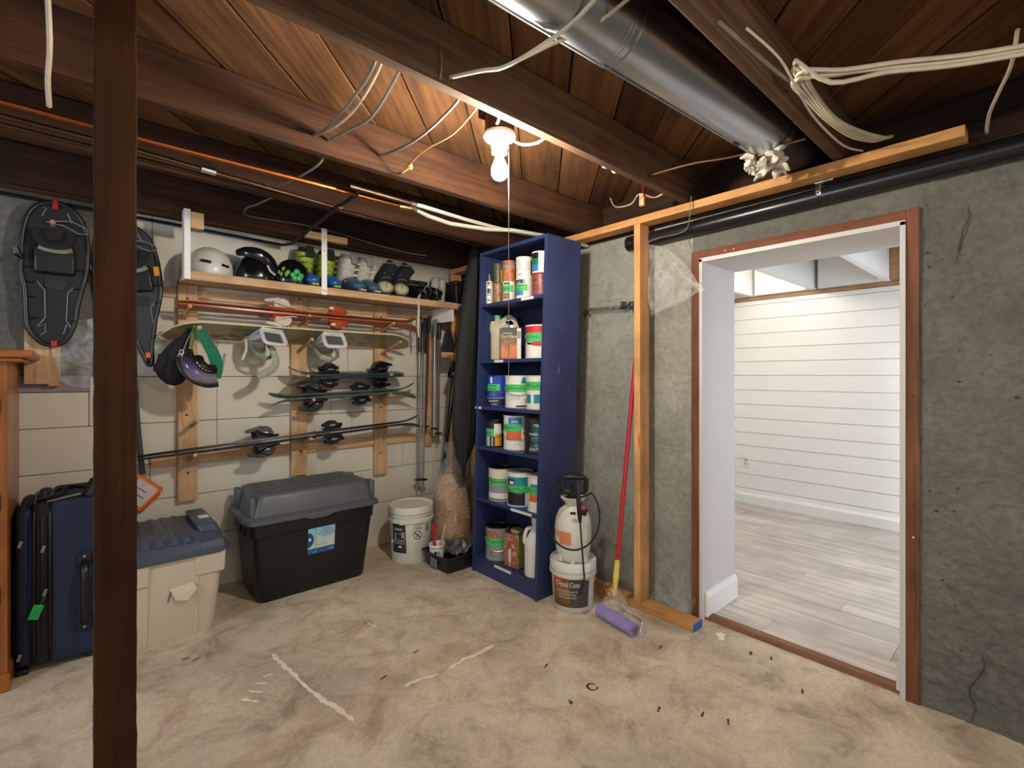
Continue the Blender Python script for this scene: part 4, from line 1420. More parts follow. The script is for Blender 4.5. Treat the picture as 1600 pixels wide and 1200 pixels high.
for lab, x, dx in (('black snowboard boot with camouflage toe touching the pale ski boot', 1.605, 0), ('black snowboard boot with camouflage toe beside the ice skates', 1.725, .01)):
    t = thing('snowboard_boot', lab, 'snowboard boot', (x, 3.15, ZS), -.28, GW)
    t.scale = (1.1, 1.0, 1.12)
    B().prism([(-.042, -.13), (-.025, -.15), (.025, -.15), (.042, -.13), (.036, 0), (.04, .11), (.02, .13), (-.02, .13), (-.04, .11), (-.036, 0)], 0, .018).build('sole', M_RUB, t, bev=.004)
    B().tube([(0, -.14, .04), (0, -.115, .052), (0, -.07, .06), (0, -.03, .064)], [(.024, .02), (.045, .036), (.05, .042), (.048, .044)], 14, up=(0, 0, 1)).build('toe_cap', M_CAMO, t, smooth=60)
    B().tube([(0, -.035, .062), (0, .02, .07), (0, .085, .072), (0, .122, .06)], [(.049, .045), (.049, .054), (.046, .056), (.03, .04)], 14, up=(0, 0, 1)).build('foot', M_FAB, t, smooth=60)
    B().tube([(.0, .055, .085), (.02, .045, .14), (.05, .035, .19), (.075, .03, .225)], [(.05, .062), (.05, .06), (.048, .056), (.05, .055)], 14, up=(0, -1, 0), caps=False).build('shaft', M_FAB, t, smooth=60)
    B().tube([(.058, .033, .2), (.08, .029, .228)], [(.04, .046), (.043, .048)], 12, up=(0, -1, 0)).build('liner', M_BLK, t, smooth=60)
    B().tube([(.045 + .05 * math.cos(-q), -.015 - .01 * math.sin(q), .225) for q in (.3, 1.2, 2.0, 2.8)], .003, 5).build('logo', M_CABLEG, t)
    for k in range(4):
        z = .07 + k * .03
        B().tube([(-.03 + k * .012, -.022 + k * .004, z), (0 + k * .012, -.028 + k * .005, z + .008), (.03 + k * .012, -.022 + k * .004, z)], .0028, 5).build('lace', plain('grey lace', '#6d675c', .8), t)
GSK = 'ice skates on the hanging shelf'
for lab, x in (('black ice skate with white lace beside the snowboard boots', 1.845), ('black ice skate with a round cap leaning on the shin pads', 1.945)):
    t = thing('ice_skate', lab, 'ice skate', (x, 3.12, ZS), .35, GSK)
    q = B().box(-.004, -.12, 0, .004, .12, .02).build('blade', M_SILV, t, bev=.001)
    B().prism([(-.022, -.12), (.022, -.12), (.03, -.04), (.024, .1), (-.024, .1), (-.03, -.04)], .018, .042).build('holder', M_BLK, t, bev=.004)
    B().tube([(0, -.125, .062), (0, -.09, .07), (0, -.02, .08), (0, .05, .085), (0, .095, .08)], [(.025, .02), (.04, .032), (.042, .042), (.04, .048), (.028, .036)], 12, up=(0, 0, 1)).build('boot', M_BLK, t, smooth=60)
    B().tube([(0, .05, .09), (0, .055, .13), (0, .05, .165)], [(.04, .045), (.04, .045), (.042, .048)], 12, up=(0, -1, 0)).build('ankle', M_FAB, t, smooth=60)
    B().tube([(.038 * math.cos(a), -.115, .072 + .032 * math.sin(a)) for a in [PI * k / 8 for k in range(-3, 12)]], .0032, 5).build('toe_piping', M_CABLEG, t)
    for k in range(3):
        B().tube([(-.03, -.03 + .025 * k, .115 + .004 * k), (.03, -.035 + .025 * k, .118 + .004 * k)], .003, 5).build('lace', M_CABLE, t)
B_ = B().tube([(1.80, 3.01, 1.80), (1.815, 2.995, 1.83), (1.80, 2.99, 1.79), (1.795, 2.985, 1.72), (1.79, 2.985, 1.6), (1.795, 2.985, 1.52)], [.004, .004, .005, .008, .010, .004], 6).build('shoelace', M_CABLE)
tag(B_, 'long dangling white lace hanging over the front lip of the shelf', 'lace')
t = thing('shin_pads', 'pair of off white shin pads leaning in the shelf corner', 'shin pads', (2.03, 3.13, ZS))
for k in range(2):
    b = B().grid(lambda u, v: Vector((.062 * k + .034 * math.cos(PI * (1 + u)) - .01 + .05 * v, .02 - .035 * math.sin(PI * u) + .05 * v, .005 + .205 * v + .012 * math.sin(PI * u) * v)), 10, 6)
    o = b.build('pad', M_BWHT, t, smooth=70)
    o.modifiers.new('thick', 'SOLIDIFY').thickness = .008
t = thing('storage_tote', 'small black lidded tote at the corner end of the hanging shelf', 'tote', (2.262, 3.17, ZS))
B().frustum((-.085, -.1, .085, .1), 0, (-.1, -.115, .1, .115), .16).build('tub', M_BLACKPL, t, bev=.008)
B().box(-.108, -.122, .155, .108, .122, .19).build('lid', M_BLACKPL, t, bev=.008)
B().tube([(-.02, -.124, .12), (-.02, -.12, .02)], .003, 5).build('rib', M_BLACKPL, t)
B().tube([(.06, -.124, .165), (.075, -.135, .13), (.06, -.12, .095)], .004, 6).build('handle', M_BLACKPL, t)

# ------------------------------------------------------------------ corner: poles, bracket, long bag
t = thing('pole_bracket', 'pine corner stud with a short block that holds ski poles', 'bracket', (2.2, 3.25, 0))
B().box(2.04, 3.276, .70, 2.085, 3.314, 1.745).build('stud', M_PINE, t, smooth=0, bev=.002, world=True)
B().box(2.325, 2.985, .02, 2.363, 3.075, 1.755).build('stud', M_STUD, t, smooth=0, bev=.002, world=True)
B().box(2.02, 2.995, 1.385, 2.155, 3.04, 1.425).build('block', M_PINEX, t, smooth=0, bev=.002, world=True)
B().box(2.155, 2.995, 1.385, 2.325, 3.04, 1.42).build('arm', M_PINEX, t, smooth=0, bev=.002, world=True)


def pole(label, top, tip, shaft, grip, basket, group='ski poles in the corner', gl=.13, strap=True, r=.0085):
    a, b_ = Vector(top), Vector(tip)
    d = (b_ - a)
    L = d.length
    t = thing('ski_pole', label, 'ski pole', tip, 0, group)
    t.rotation_euler = d.to_track_quat('-Z', 'Y').to_euler()
    B().tube([(0, 0, .0), (0, 0, .05), (0, 0, L * .55), (0, 0, L - gl + .01)], [.002, r * .7, r * .85, r], 8).build('shaft', shaft, t)
    B().tube([(0, 0, L - gl), (0, 0, L - gl * .6), (0, 0, L - .03), (0, 0, L - .012), (0, 0, L)], [.012, .015, .014, .019, .012], 10).build('grip', grip, t)
    B().lathe([(.006, .07), (.03, .062), (.034, .058), (.03, .056), (.006, .06)], n=14).build('basket', basket, t)
    if strap:
        B().tube([(0, .014, L - .02), (.01, .03, L - .07), (.004, .034, L - .13), (-.01, .028, L - .12), (-.006, .016, L - .05)], (.0015, .009), 6).build('wrist_strap', M_BLK, t)
    return t


M_PRED = plain('dark red pole', '#5a2426', .35, .5)
pole('grey ski pole nearest the wide cream wall boards', (1.945, 3.215, 1.70), (1.935, 3.22, .40), M_ALU, M_BLK, M_BLK, gl=.27)
pole('grey ski pole second out from the cream wall boards', (1.975, 3.19, 1.69), (1.965, 3.20, .40), M_ALU, M_BLK, M_BLK, gl=.27)
pole('dark red ski pole between grey poles', (2.02, 3.205, 1.71), (1.998, 3.225, .80), M_PRED, M_BLK, M_BLK)
pole('short bright ski pole with white strap', (2.05, 3.17, 1.68), (2.06, 3.20, .78), M_SILV, plain('grey green grip', '#5d6a5c', .7), M_BLK)
pole('thin bronze ski pole close to the pine stud', (2.09, 3.17, 1.66), (2.10, 3.20, .74), plain('bronze pole', '#6b5a44', .4, .5), M_BLK, M_BLK)
pole('black ski pole with red collars hanging under the pine block', (2.07, 2.955, 1.36), (2.045, 3.09, .33), M_BLK, M_FAB, M_REDP)
pole('black ski pole with red collars touching the long black bag', (2.105, 2.955, 1.36), (2.065, 3.12, .30), M_BLK, M_FAB, M_REDP)
for (x0, z) in ((2.07, 1.205), (2.105, 1.205)):
    pass
t = thing('red_pole_straps', 'bunched red strap tied round the black pole grips', 'strap', (2.09, 2.93, 1.26))
B().tube([(-.045, 0, .0), (-.02, -.02, .008), (.015, -.022, .004), (.045, -.005, .012)], [(.008, .014), (.01, .018), (.01, .018), (.008, .012)], 8).build('webbing', M_REDP, t)
t = thing('black_mitten', 'black mitten stuffed above the pine block', 'mitten', (2.07, 3.02, 1.426))
B().tube([(0, 0, .004), (0, 0, .06), (.0, 0, .13), (.01, 0, .17)], [(.055, .022), (.05, .025), (.035, .02), (.015, .01)], 12, up=(0, 1, 0)).build('body', M_FAB, t, smooth=70)
B().tube([(.04, -.01, .02), (.065, -.012, .09), (.05, -.01, .15)], .006, 6).build('strap', M_BLK, t)

t = thing('ski_bag', 'long charcoal nylon ski bag hanging against the bookcase', 'bag', (2.0, 2.69, .6))
secs = [(2.15, 2.075, .032), (2.05, 2.06, .05), (1.85, 2.045, .075), (1.55, 2.025, .10), (1.19, 2.0, .122), (.95, 1.985, .118), (.82, 1.975, .095), (.70, 1.96, .05), (.63, 1.955, .015)]
b = B()
n = 20
for (z, xc, hw) in secs:
    for j in range(n):
        a = 2 * PI * j / n
        rip = 1 + .05 * math.sin(a * 5 + z * 3)
        b.v.append(Vector((xc + math.cos(a) * hw * rip, 2.68 + math.sin(a) * min(.055, hw * .8) * (1 + .18 * math.sin(a * 7 + z)), z)))
k = len(secs)
b.f = [(i * n + j, (i + 1) * n + j, (i + 1) * n + (j + 1) % n, i * n + (j + 1) % n) for i in range(k - 1) for j in range(n)] + [tuple(range(n)), tuple((k - 1) * n + j for j in range(n - 1, -1, -1))]
b.m = [0] * len(b.f)
b.build('body', M_CHAR, t, smooth=60, world=True)
for dx, tp in ((-.055, 1.75), (-.02, 1.95), (.03, 1.7)):
    B().tube([(2.04 + dx * .6, 2.622, tp), (2.01 + dx, 2.619, 1.45), (1.985 + dx, 2.618, 1.1), (1.98 + dx * .7, 2.628, .84)], .006, 5).build('seam', M_CHAR, t, world=True)
B().tube([(2.075, 2.68, 2.14), (2.08, 2.62, 2.165), (2.085, 2.515, 2.17)], (.012, .003), 6).build('hanging_loop', M_BLK, t, world=True)
B().tube([(2.04, 2.615, .98), (2.05, 2.61, .90), (2.03, 2.61, .83), (2.045, 2.615, .78), (2.03, 2.625, .72)], [.012, .02, .022, .02, .008], 8).build('buckle_strap', M_BLK, t, world=True)
B().tube([(2.02, 2.617, 1.24), (2.03, 2.613, 1.22), (2.05, 2.613, 1.20)], .004, 5).build('zip_pull', M_CABLEG, t, world=True)

# ------------------------------------------------------------------ pine cabinet at the photo's edge
t = thing('pine_cabinet', 'honey pine cabinet with hinged door beside the suitcase', 'cabinet', (-.5, 3.03, 0))
B().box(-.80, 2.775, .07, -.205, 3.297, 1.322).build('carcass', M_CAB, t, smooth=0, bev=.003, world=True)
B().box(-.84, 2.72, 1.322, -.13, 3.297, 1.352).build('top', M_CABX, t, smooth=0, bev=.008, world=True)
B().box(-.82, 2.742, 1.306, -.16, 3.297, 1.322).build('cornice', M_CABX, t, smooth=0, bev=.005, world=True)
B().box(-.81, 2.755, 0, -.195, 3.297, .075).build('plinth', M_CABX, t, smooth=0, bev=.01, world=True)
d = B().box(-.79, 2.757, .10, -.232, 2.774, 1.20).build('door', M_CAB, t, smooth=0, bev=.002, world=True)
B().box(-.72, 2.754, .2, -.30, 2.760, 1.10).build('door_panel', M_CAB, d, smooth=0, bev=.002, world=True)
for z in (.72, 1.1, .35):
    B().tube([(-.228, 2.765, z), (-.228, 2.765, z + .06)], .005, 8).build('hinge', M_OLDMETAL, d, world=True)
B().box(-.79, 2.76, 1.21, -.232, 2.775, 1.30).build('drawer', M_CAB, t, smooth=0, bev=.002, world=True)

# ------------------------------------------------------------------ suitcase
t = thing('suitcase', 'navy fabric suitcase with black gusset standing upright beside the cabinet', 'suitcase', (-.05, 3.05, 0))
B().box(-.085, 2.842, .02, .078, 3.26, .715).build('shell', M_NAVYF, t, bev=.022, seg=3, world=True)
B().box(-.135, 2.848, .025, -.083, 3.255, .712).build('gusset', M_FAB, t, bev=.02, seg=3, world=True)
q = B().box(-.19, 2.86, .03, -.133, 3.25, .69).build('front_pocket', M_NAVYF, t, bev=.03, seg=3, world=True)
B().box(-.20, 2.90, .08, -.188, 3.2, .45).build('small_pocket', M_FAB, q, bev=.012, world=True)
for x in (-.084, -.108, -.134):
    B().tube([(x, 2.85, .06), (x, 2.842, .35), (x, 2.845, .65), (x, 2.88, .708), (x, 3.1, .716)], .0045, 6).build('zip', M_BLK, t, world=True)
M_GLD = metal('dull brass', '#9a9484', .4)
for x, z in ((-.105, .52), (-.10, .335), (-.175, .55), (-.178, .08)):
    B().cbox((x, 2.838 if x > -.15 else 2.857, z), (.012, .006, .03), Matrix.Rotation(.3, 4, 'Y')).build('zip_pull', M_GLD, t, bev=.002, world=True)
h = B().tube([(.025, 2.836, .435), (.025, 2.80, .40), (.025, 2.795, .30), (.025, 2.80, .205), (.025, 2.836, .17)], [(.014, .009), (.013, .011), (.014, .012), (.013, .011), (.014, .009)], 8).build('side_handle', M_BLK, t, world=True)
for z in (.445, .165):
    B().box(.0, 2.834, z - .03, .05, 2.843, z + .03).build('handle_mount', M_BLK, h, bev=.008, world=True)
    for dz in (-.014, .014):
        B().ball((.025, 2.832, z + dz), (.006, .003, .006), 8).build('rivet', M_SILV, h, world=True)
B().tube([(-.06, 3.0, .712), (-.05, 2.98, .74), (-.01, 2.95, .752), (.04, 2.93, .742), (.06, 2.93, .712)], (.018, .008), 8).build('top_handle', M_BLK, t, world=True)
B().tube([(-.12, 2.9, .715), (-.06, 2.87, .735), (-.03, 2.87, .762), (-.015, 2.875, .77)], [(.016, .008), (.02, .01), (.018, .008), (.008, .004)], 8).build('webbing', M_BLK, t, world=True)
B().tube([(.035, 2.86, .718), (.05, 2.87, .755), (.065, 2.87, .79), (.062, 2.89, .74)], [(.02, .012), (.026, .014), (.022, .012), (.012, .01)], 8).build('webbing', M_BLK, t, world=True)
B().cbox((-.04, 2.868, .722), (.11, .02, .006), Matrix.Rotation(-.16, 4, 'Y')).build('name_strip', M_CABLEG, t, bev=.001, world=True)
B().cbox((-.127, 2.834, .262), (.034, .004, .06), Matrix.Rotation(.35, 4, 'Y')).build('luggage_tag', plain('green luggage tag', '#1f9a44', .5), t, bev=.004, world=True, label='green luggage tag')
B().tube([(-.115, 2.836, .29), (-.10, 2.832, .32)], .002, 5).build('tag_loop', M_GLD, t, world=True)
for x in (-.17, .05):
    for y in (2.88, 3.2):
        B().box(x - .02, y - .02, 0, x + .02, y + .02, .022).build('foot', M_BLK, t, bev=.005, world=True)

# ------------------------------------------------------------------ orange pouch on the wall
t = thing('orange_pouch', 'orange pouch with white window on a long black strap', 'pouch', (.25, 3.25, .6))
Rp = Matrix.Translation((.245, 3.25, .625)) @ Matrix.Rotation(math.radians(42), 4, 'Y')
B().box(-.078, -.02, -.078, .078, .02, .078).xf(Rp).build('body', M_ORNG, t, bev=.012, world=True)
B().box(-.052, -.0225, -.05, .055, -.0195, .062).xf(Rp).build('window', plain('pale printed window', '#c9bfc0', .4, var=.1, scale=60), t, smooth=0, world=True)
for (a, b_, c_, d_) in ((-.03, .02, .02, .024), (-.01, -.01, .03, -.006), (-.02, -.035, -.005, -.025)):
    B().box(a, -.0232, b_, c_, -.0222, d_).xf(Rp).build('print', M_INK, t, smooth=0, world=True)
B().tube([(-.0 + .245 + .05, 3.225, .57), (.245 + .09, 3.222, .61)], .006, 6).build('zip', M_ORNG, t, world=True)
B().tube([(.232, 3.29, 1.245), (.236, 3.285, 1.15), (.246, 3.275, .95), (.262, 3.255, .72)], [(.008, .002), (.011, .002), (.013, .002), (.014, .002)], 6, up=(0, 1, 0)).build('strap', M_BLK, t, world=True)
B().tube([(.233, 3.312, 1.25), (.233, 3.275, 1.25), (.233, 3.27, 1.26)], .003, 6).build('hook', M_OLDMETAL, t, world=True)

# ------------------------------------------------------------------ storage bins


def rrect(x0, y0, x1, y1, r, n=5):
    out = []
    for cx, cy, a0 in ((x1 - r, y1 - r, 0), (x0 + r, y1 - r, 90), (x0 + r, y0 + r, 180), (x1 - r, y0 + r, 270)):
        for k in range(n + 1):
            a = math.radians(a0 + 90 * k / n)
            out.append((cx + r * math.cos(a), cy + r * math.sin(a)))
    return out


def loft(b, secs, cap0=True, cap1=True, mi=0):
    """secs: list of (ring of (x, y), z)"""
    n = len(secs[0][0])
    o = len(b.v)
    for ring, z in secs:
        b.v += [Vector((x, y, z)) for x, y in ring]
    fs = [(i * n + j, i * n + (j + 1) % n, (i + 1) * n + (j + 1) % n, (i + 1) * n + j) for i in range(len(secs) - 1) for j in range(n)]
    if cap0:
        fs.append(tuple(range(n - 1, -1, -1)))
    if cap1:
        fs.append(tuple((len(secs) - 1) * n + j for j in range(n)))
    b.f += [tuple(o + i for i in f) for f in fs]
    b.m += [mi] * len(fs)
    return b


# almond tote with slate lid
t = thing('storage_bin', 'almond plastic storage bin with slate blue lid and torn tape', 'bin', (.32, 3.0, 0))
b = B()
loft(b, [(rrect(.135, 2.778, .505, 3.235, .035), 0.0), (rrect(.128, 2.772, .512, 3.242, .035), .02), (rrect(.106, 2.75, .538, 3.266, .035), .30),
         (rrect(.104, 2.748, .541, 3.268, .035), .40), (rrect(.112, 2.756, .533, 3.26, .03), .40)])
b.build('tub', M_BEIGE, t, smooth=40, world=True)
for x0, x1 in ((.095, .25), (.42, .552)):
    B().frustum((x0 + .004, 2.744, x1 - .004, 2.77), .285, (x0, 2.735, x1, 2.77), .40).build('corner_grip', M_BEIGE, t, bev=.008, world=True)
B().frustum((.53, 2.77, .549, 2.90), .285, (.53, 2.76, .558, 2.90), .40).build('corner_grip', M_BEIGE, t, bev=.006, world=True)
for x in (.236, .43):
    B().tube([(x + .004 * s, 2.7745 - .024 * s, .01 + .28 * s) for s in (0, .5, 1)], .005, 6).build('corner_rib', M_BEIGE, t, world=True)
L = B()
loft(L, [(rrect(.088, 2.732, .558, 3.284, .04), .385), (rrect(.078, 2.722, .568, 3.294, .045), .395), (rrect(.078, 2.722, .568, 3.294, .045), .415), (rrect(.09, 2.735, .556, 3.282, .04), .428),
         (rrect(.10, 2.748, .546, 3.27, .04), .445), (rrect(.115, 2.775, .53, 3.25, .04), .468), (rrect(.15, 2.82, .495, 3.2, .04), .476)])
lid = L.build('lid', M_SLATE, t, smooth=40, world=True)
B().frustum((.47, 2.80, .555, 3.23), .44, (.44, 2.86, .53, 3.20), .508).build('lid_hump', M_SLATE, lid, bev=.015, seg=3, world=True)
B().frustum((.09, 2.80, .17, 3.23), .44, (.11, 2.86, .20, 3.20), .508).build('lid_hump', M_SLATE, lid, bev=.015, seg=3, world=True)
for x in (.235, .29, .345, .395):
    B().frustum((x - .022, 2.745, x + .022, 3.26), .452, (x - .015, 2.775, x + .015, 3.24), .4785).build('lid_rib', M_SLATE, lid, bev=.008, world=True)
B().frustum((.44, 2.722, .552, 2.775), .405, (.445, 2.735, .545, 2.775), .452).build('lid_latch', M_SLATE, lid, bev=.01, world=True)
B().box(.475, 2.96, .5082, .518, 3.02, .5095).build('lid_sticker', M_WHT, lid, smooth=0, world=True)
M_TAPE = plain('torn masking tape', '#d2c7ae', .8, var=.05)
b = B()
ys = 2.750
for k, (x, z, d) in enumerate([(.322, .252, 0), (.345, .198, .012), (.39, .186, .02), (.432, .232, .012), (.415, .262, 0), (.36, .258, -.002), (.37, .225, .012)]):
    b.v.append(Vector((x, 2.7565 + (z - .2) * -.085 - d - .003, z)))
b.f = [(0, 1, 6), (1, 2, 6), (2, 3, 6), (3, 4, 6), (4, 5, 6), (5, 0, 6)]
b.m = [0] * 6
q = b.build('torn_tape', M_TAPE, t, smooth=0, world=True)
sm = q.modifiers.new('thick', 'SOLIDIFY')
sm.thickness = .002
B().tube([(.328, 2.748, .24), (.315, 2.745, .195)], .0022, 5).build('tape_thread', M_INK, t, world=True)

# black bin with grey lid
t = thing('storage_bin', 'big black plastic storage bin with tall grey lid under the ski rack', 'bin', (1.04, 3.07, 0))
b = B()
loft(b, [(rrect(.742, 2.892, 1.345, 3.235, .04), 0.0), (rrect(.735, 2.885, 1.352, 3.242, .045), .015), (rrect(.708, 2.855, 1.388, 3.268, .04), .365), (rrect(.700, 2.848, 1.396, 3.274, .04), .372), (rrect(.694, 2.842, 1.402, 3.28, .04), .46)])
b.build('tub', M_BLACKBIN, t, smooth=40, world=True)
L = B()
loft(L, [(rrect(.690, 2.838, 1.406, 3.284, .04), .440), (rrect(.672, 2.822, 1.424, 3.30, .045), .448), (rrect(.672, 2.822, 1.424, 3.30, .045), .468), (rrect(.684, 2.834, 1.412, 3.288, .04), .478), (rrect(.70, 2.85, 1.396, 3.275, .04), .484),
         (rrect(.716, 2.866, 1.38, 3.26, .045), .575), (rrect(.726, 2.878, 1.37, 3.25, .045), .594), (rrect(.745, 2.90, 1.35, 3.23, .04), .602)])
lid = L.build('lid', M_GREYLID, t, smooth=40, world=True)
B().prism([(.955, .448), (1.0, .432), (1.09, .432), (1.135, .448), (1.135, .456), (.955, .456)], -2.832, -2.823, Matrix(((1, 0, 0, 0), (0, 0, -1, 0), (0, 1, 0, 0), (0, 0, 0, 1)))).build('lid_lip', M_GREYLID, lid, bev=.002, world=True)
for x in (.706, 1.390):
    for y in (2.905, 3.20):
        B().box(x - .016, y - .04, .47, x + .016, y + .04, .592).build('lid_corner', M_GREYLID, lid, bev=.012, world=True)
for y in (2.95, 3.03, 3.11, 3.19):
    B().box(.78, y - .018, .60, 1.32, y + .018, .607).build('lid_rib', M_GREYLID, lid, bev=.005, world=True)
for dy in (2.90, 2.98, 3.06):
    B().box(.684, dy, .36, .702, dy + .02, .445).build('handle_rib', M_BLACKBIN, t, bev=.004, world=True)
B().box(.676, 2.89, .425, .70, 3.10, .45).build('handle', M_BLACKBIN, t, bev=.006, world=True)
sl = .085


def onface(x, z, d=.001):
    return Vector((x, 2.8845 - sl * z + .001 - d, z))


def fquad(x0, z0, x1, z1, m, name, par, d=.001):
    return B().add([onface(x0, z0, d), onface(x1, z0, d), onface(x1, z1, d), onface(x0, z1, d)], [(0, 1, 2, 3)]).build(name, m, par, smooth=0, world=True)


M_LBL = grad('pale sticker print', [(0, '#b8cfa0'), (.35, '#cfd8c8'), (.7, '#a9cfe0'), (1, '#8fc4e0')], .21, .37, .4, .15)
lb = fquad(.989, .216, 1.145, .371, M_LBL, 'sticker', t, .0018)
fquad(.989, .216, 1.145, .247, plain('blue sticker band', '#1d5c9c', .4), 'sticker_band', lb, .0022)
B().add([onface(.989 + max(0, .034 * math.cos(a)), .30 + .045 * math.sin(a), .0024) for a in [-PI / 2 + PI * k / 12 for k in range(13)]], [tuple(range(13))]).build('globe', plain('globe print', '#0f4f86', .4), lb, smooth=0, world=True)
fquad(.993, .295, 1.006, .312, M_WHT, 'globe_print', lb, .0028)
TF = lambda x, z, d=.003: Matrix.Translation(onface(x, z, d)) @ Matrix.Rotation(PI / 2 + math.atan(sl) * 1.0, 4, 'X')
M_DBL = plain('dark blue ink', '#1d2f52', .5)
for k, s in enumerate(('STORAGE', 'TOTE BOX 125 L', 'BAC DE RANGEMENT', 'BOITE 125 L')):
    text_flat(s, .0125, TF(1.098, .350 - k * .0135), M_DBL, lb, world=True, stretch=.85)
Tv = TF(1.04, .302, .003) @ Matrix.Rotation(PI / 2, 4, 'Z')
text_flat('OURAGONS', .022, Tv, plain('green ink', '#7f9a4a', .5), lb, world=True)
text_flat('125 L', .014, TF(1.125, .224, .0028), M_WHT, lb, world=True)
text_flat('eco', .014, TF(1.03, .224, .0028), M_WHT, lb, world=True)
fquad(1.04, .262, 1.10, .264, M_DBL, 'fine_print', lb, .0024)
fquad(1.05, .272, 1.10, .274, M_DBL, 'fine_print', lb, .0024)

# ------------------------------------------------------------------ white pail near the corner


def pail(t, r0, r1, h, m, lidm, hl=.035):
    B().lathe([(0, 0), (r0 - .004, 0), (r0, .004), (r0 + (r1 - r0) * .72, h * .72), (r0 + (r1 - r0) * .72 + .011, h * .725), (r0 + (r1 - r0) * .74 + .011, h * .775),
               (r0 + (r1 - r0) * .76, h * .78), (r0 + (r1 - r0) * .84, h * .83), (r1 + .004, h * .832), (r1 + .004, h * .86), (r1 - .008, h * .865), (r1 - .008, h - .01)], n=36).build('pail_body', m, t, smooth=50)
    B().lathe([(r1 - .006, h - .045), (r1 + .004, h - .045), (r1 + .005, h - .01), (r1 + .002, h), (r1 - .006, h), (r1 - .010, h - .008), (r1 - .03, h - .01), (0, h - .01)], n=36).build('lid', lidm, t, smooth=50)


x, y = 1.712, 2.95
t = thing('pail', 'white plastic pail with black printed panel beside the black bin', 'pail', (x, y, .0005), FACE(x, y))
pail(t, .130, .148, .375, M_PAILW, M_PAILW)
ra, rb = .1325, .1435


def cone(z):
    return .130 + .018 * z / .375


def cpatch(z0, z1, a0, a1, m, name='printed_label', lift=.001, par=None, **k):
    return patch(cone(z0), z0, z1, a0, a1, m, par or t, name, r1=cone(z1), lift=lift, **k)


M_PANEL = plain('charcoal panel print', '#2c2b2d', .45)
pp = cpatch(.075, .268, -58, -12, M_PANEL, pinch=.12)
text_round('SHAW', .022, cone(.24) + .0016, .225, M_WHT, pp, math.radians(-36))
text_round('concrete', .014, cone(.2) + .0016, .20, plain('tan print', '#a89078', .5), pp, math.radians(-38))
cpatch(.178, .215, -26, -17, plain('tan print', '#a89078', .5), 'picture', .0016, pp)
cpatch(.163, .205, -46, -44, M_WHT, 'picture', .0016, pp)
for k in range(3):
    cpatch(.158 - k * .011, .163 - k * .011, -54, -16, GRYP, 'print', .0016, pp)
cpatch(.112, .124, -38, -24, M_WHT, 'print', .0016, pp, pinch=.8)
for k in range(3):
    text_round(('WARNING', 'keep lid', 'CHILDREN')[k], .014, cone(.25) + .0012, .262 - k * .016, M_INK, t, math.radians(18), taper=0)
rr = cone(.19) + .001
B().tube([(math.cos(-PI / 2 + math.radians(18) + .026 * math.cos(q) / rr) * rr, math.sin(-PI / 2 + math.radians(18) + .026 * math.cos(q) / rr) * rr, .192 + .026 * math.sin(q)) for q in [2 * PI * k / 20 for k in range(20)]], .0022, 5, closed=True).build('warning_ring', M_INK, t)
for (a, b_) in (((-.018, .018), (.018, -.018)), ((-.008, -.012), (.008, .012))):
    B().tube([(math.cos(-PI / 2 + math.radians(18) + q[0] / rr) * rr, math.sin(-PI / 2 + math.radians(18) + q[0] / rr) * rr, .192 + q[1]) for q in (a, b_)], .003, 5).build('warning_mark', M_INK, t)
cpatch(.205, .25, 42, 56, M_GREENT, 'green_sticker')
cpatch(.06, .15, 10, 34, plain('faint print', '#bdb8ae', .5), 'faint_print', .0008)
B().box(-.075, -.156, .268, -.03, -.138, .30).build('handle_socket', M_PAILW, t, bev=.006)
B().tube([(-.155 * math.cos(q) , -.155 * math.sin(q) - .0, .285 - .16 * math.sin(q)) for q in [PI * k / 16 for k in range(17)]], .0018, 5).xf(Matrix.Rotation(math.radians(-62), 4, 'Z') @ Matrix.Translation((0, .0, 0))).build('bail', M_SILV, t)
B().ball((-.12, -.09, .15), (.008, .008, .008), 8).build('bail_grip', M_PAILW, t)
B().ball((-.11, -.07, .369), (.006, .006, .003), 8).build('lid_dent', M_CRACK, t)

# ------------------------------------------------------------------ clear sack of pellets
t = thing('pellet_sack', 'clear plastic sack of brown wood pellets in the corner behind the tray', 'sack', (2.05, 2.955, 0))
M_PEL = mottle('wood pellets', ['#7a5434', '#b08054', '#c89a6c', '#8d6340'], 130, .7)
prof = [(.001, .004), (.09, .004), (.115, .03), (.126, .12), (.128, .25), (.118, .38), (.095, .47), (.06, .52), (.001, .535)]
b = B().lathe(prof, n=30)
b.v = [Vector((p.x * (1 + .06 * math.sin(p.z * 17 + 2 * math.atan2(p.y, p.x))), p.y * (1 + .05 * math.sin(p.z * 13 + 3 * math.atan2(p.y, p.x))) + .02 * p.z, p.z)) for p in b.v]
pl = b.build('pellets', M_PEL, t, smooth=70)
pl['kind'] = 'stuff'
b = B()
r = random.Random(4)
for k in range(1100):
    q = r.uniform(-PI, 0.3)
    z = r.uniform(.03, .5)
    rad = 0
    for (r0, z0), (r1, z1) in zip(prof, prof[1:]):
        if z0 <= z <= z1:
            rad = r0 + (r1 - r0) * (z - z0) / (z1 - z0)
    x = rad * math.cos(q) * (1 + .06 * math.sin(z * 17 + 2 * q))
    y = rad * math.sin(q) * (1 + .05 * math.sin(z * 13 + 3 * q)) + .02 * z
    d = Vector((r.gauss(0, 1), r.gauss(0, 1), r.gauss(0, 1))).normalized() * .008
    c = Vector((x, y, z))
    b.tube([c - d, c + d], .0042, 5)
o = b.build('loose_pellets', mottle('single pellets', ['#6e4628', '#d0a06e', '#a87a4c'], 160, .6), t, smooth=60)
o['kind'] = 'stuff'
prof2 = [(.10, .002), (.124, .03), (.135, .12), (.137, .25), (.127, .38), (.105, .47), (.082, .54), (.06, .60), (.04, .64), (.028, .66), (.05, .71), (.04, .76)]
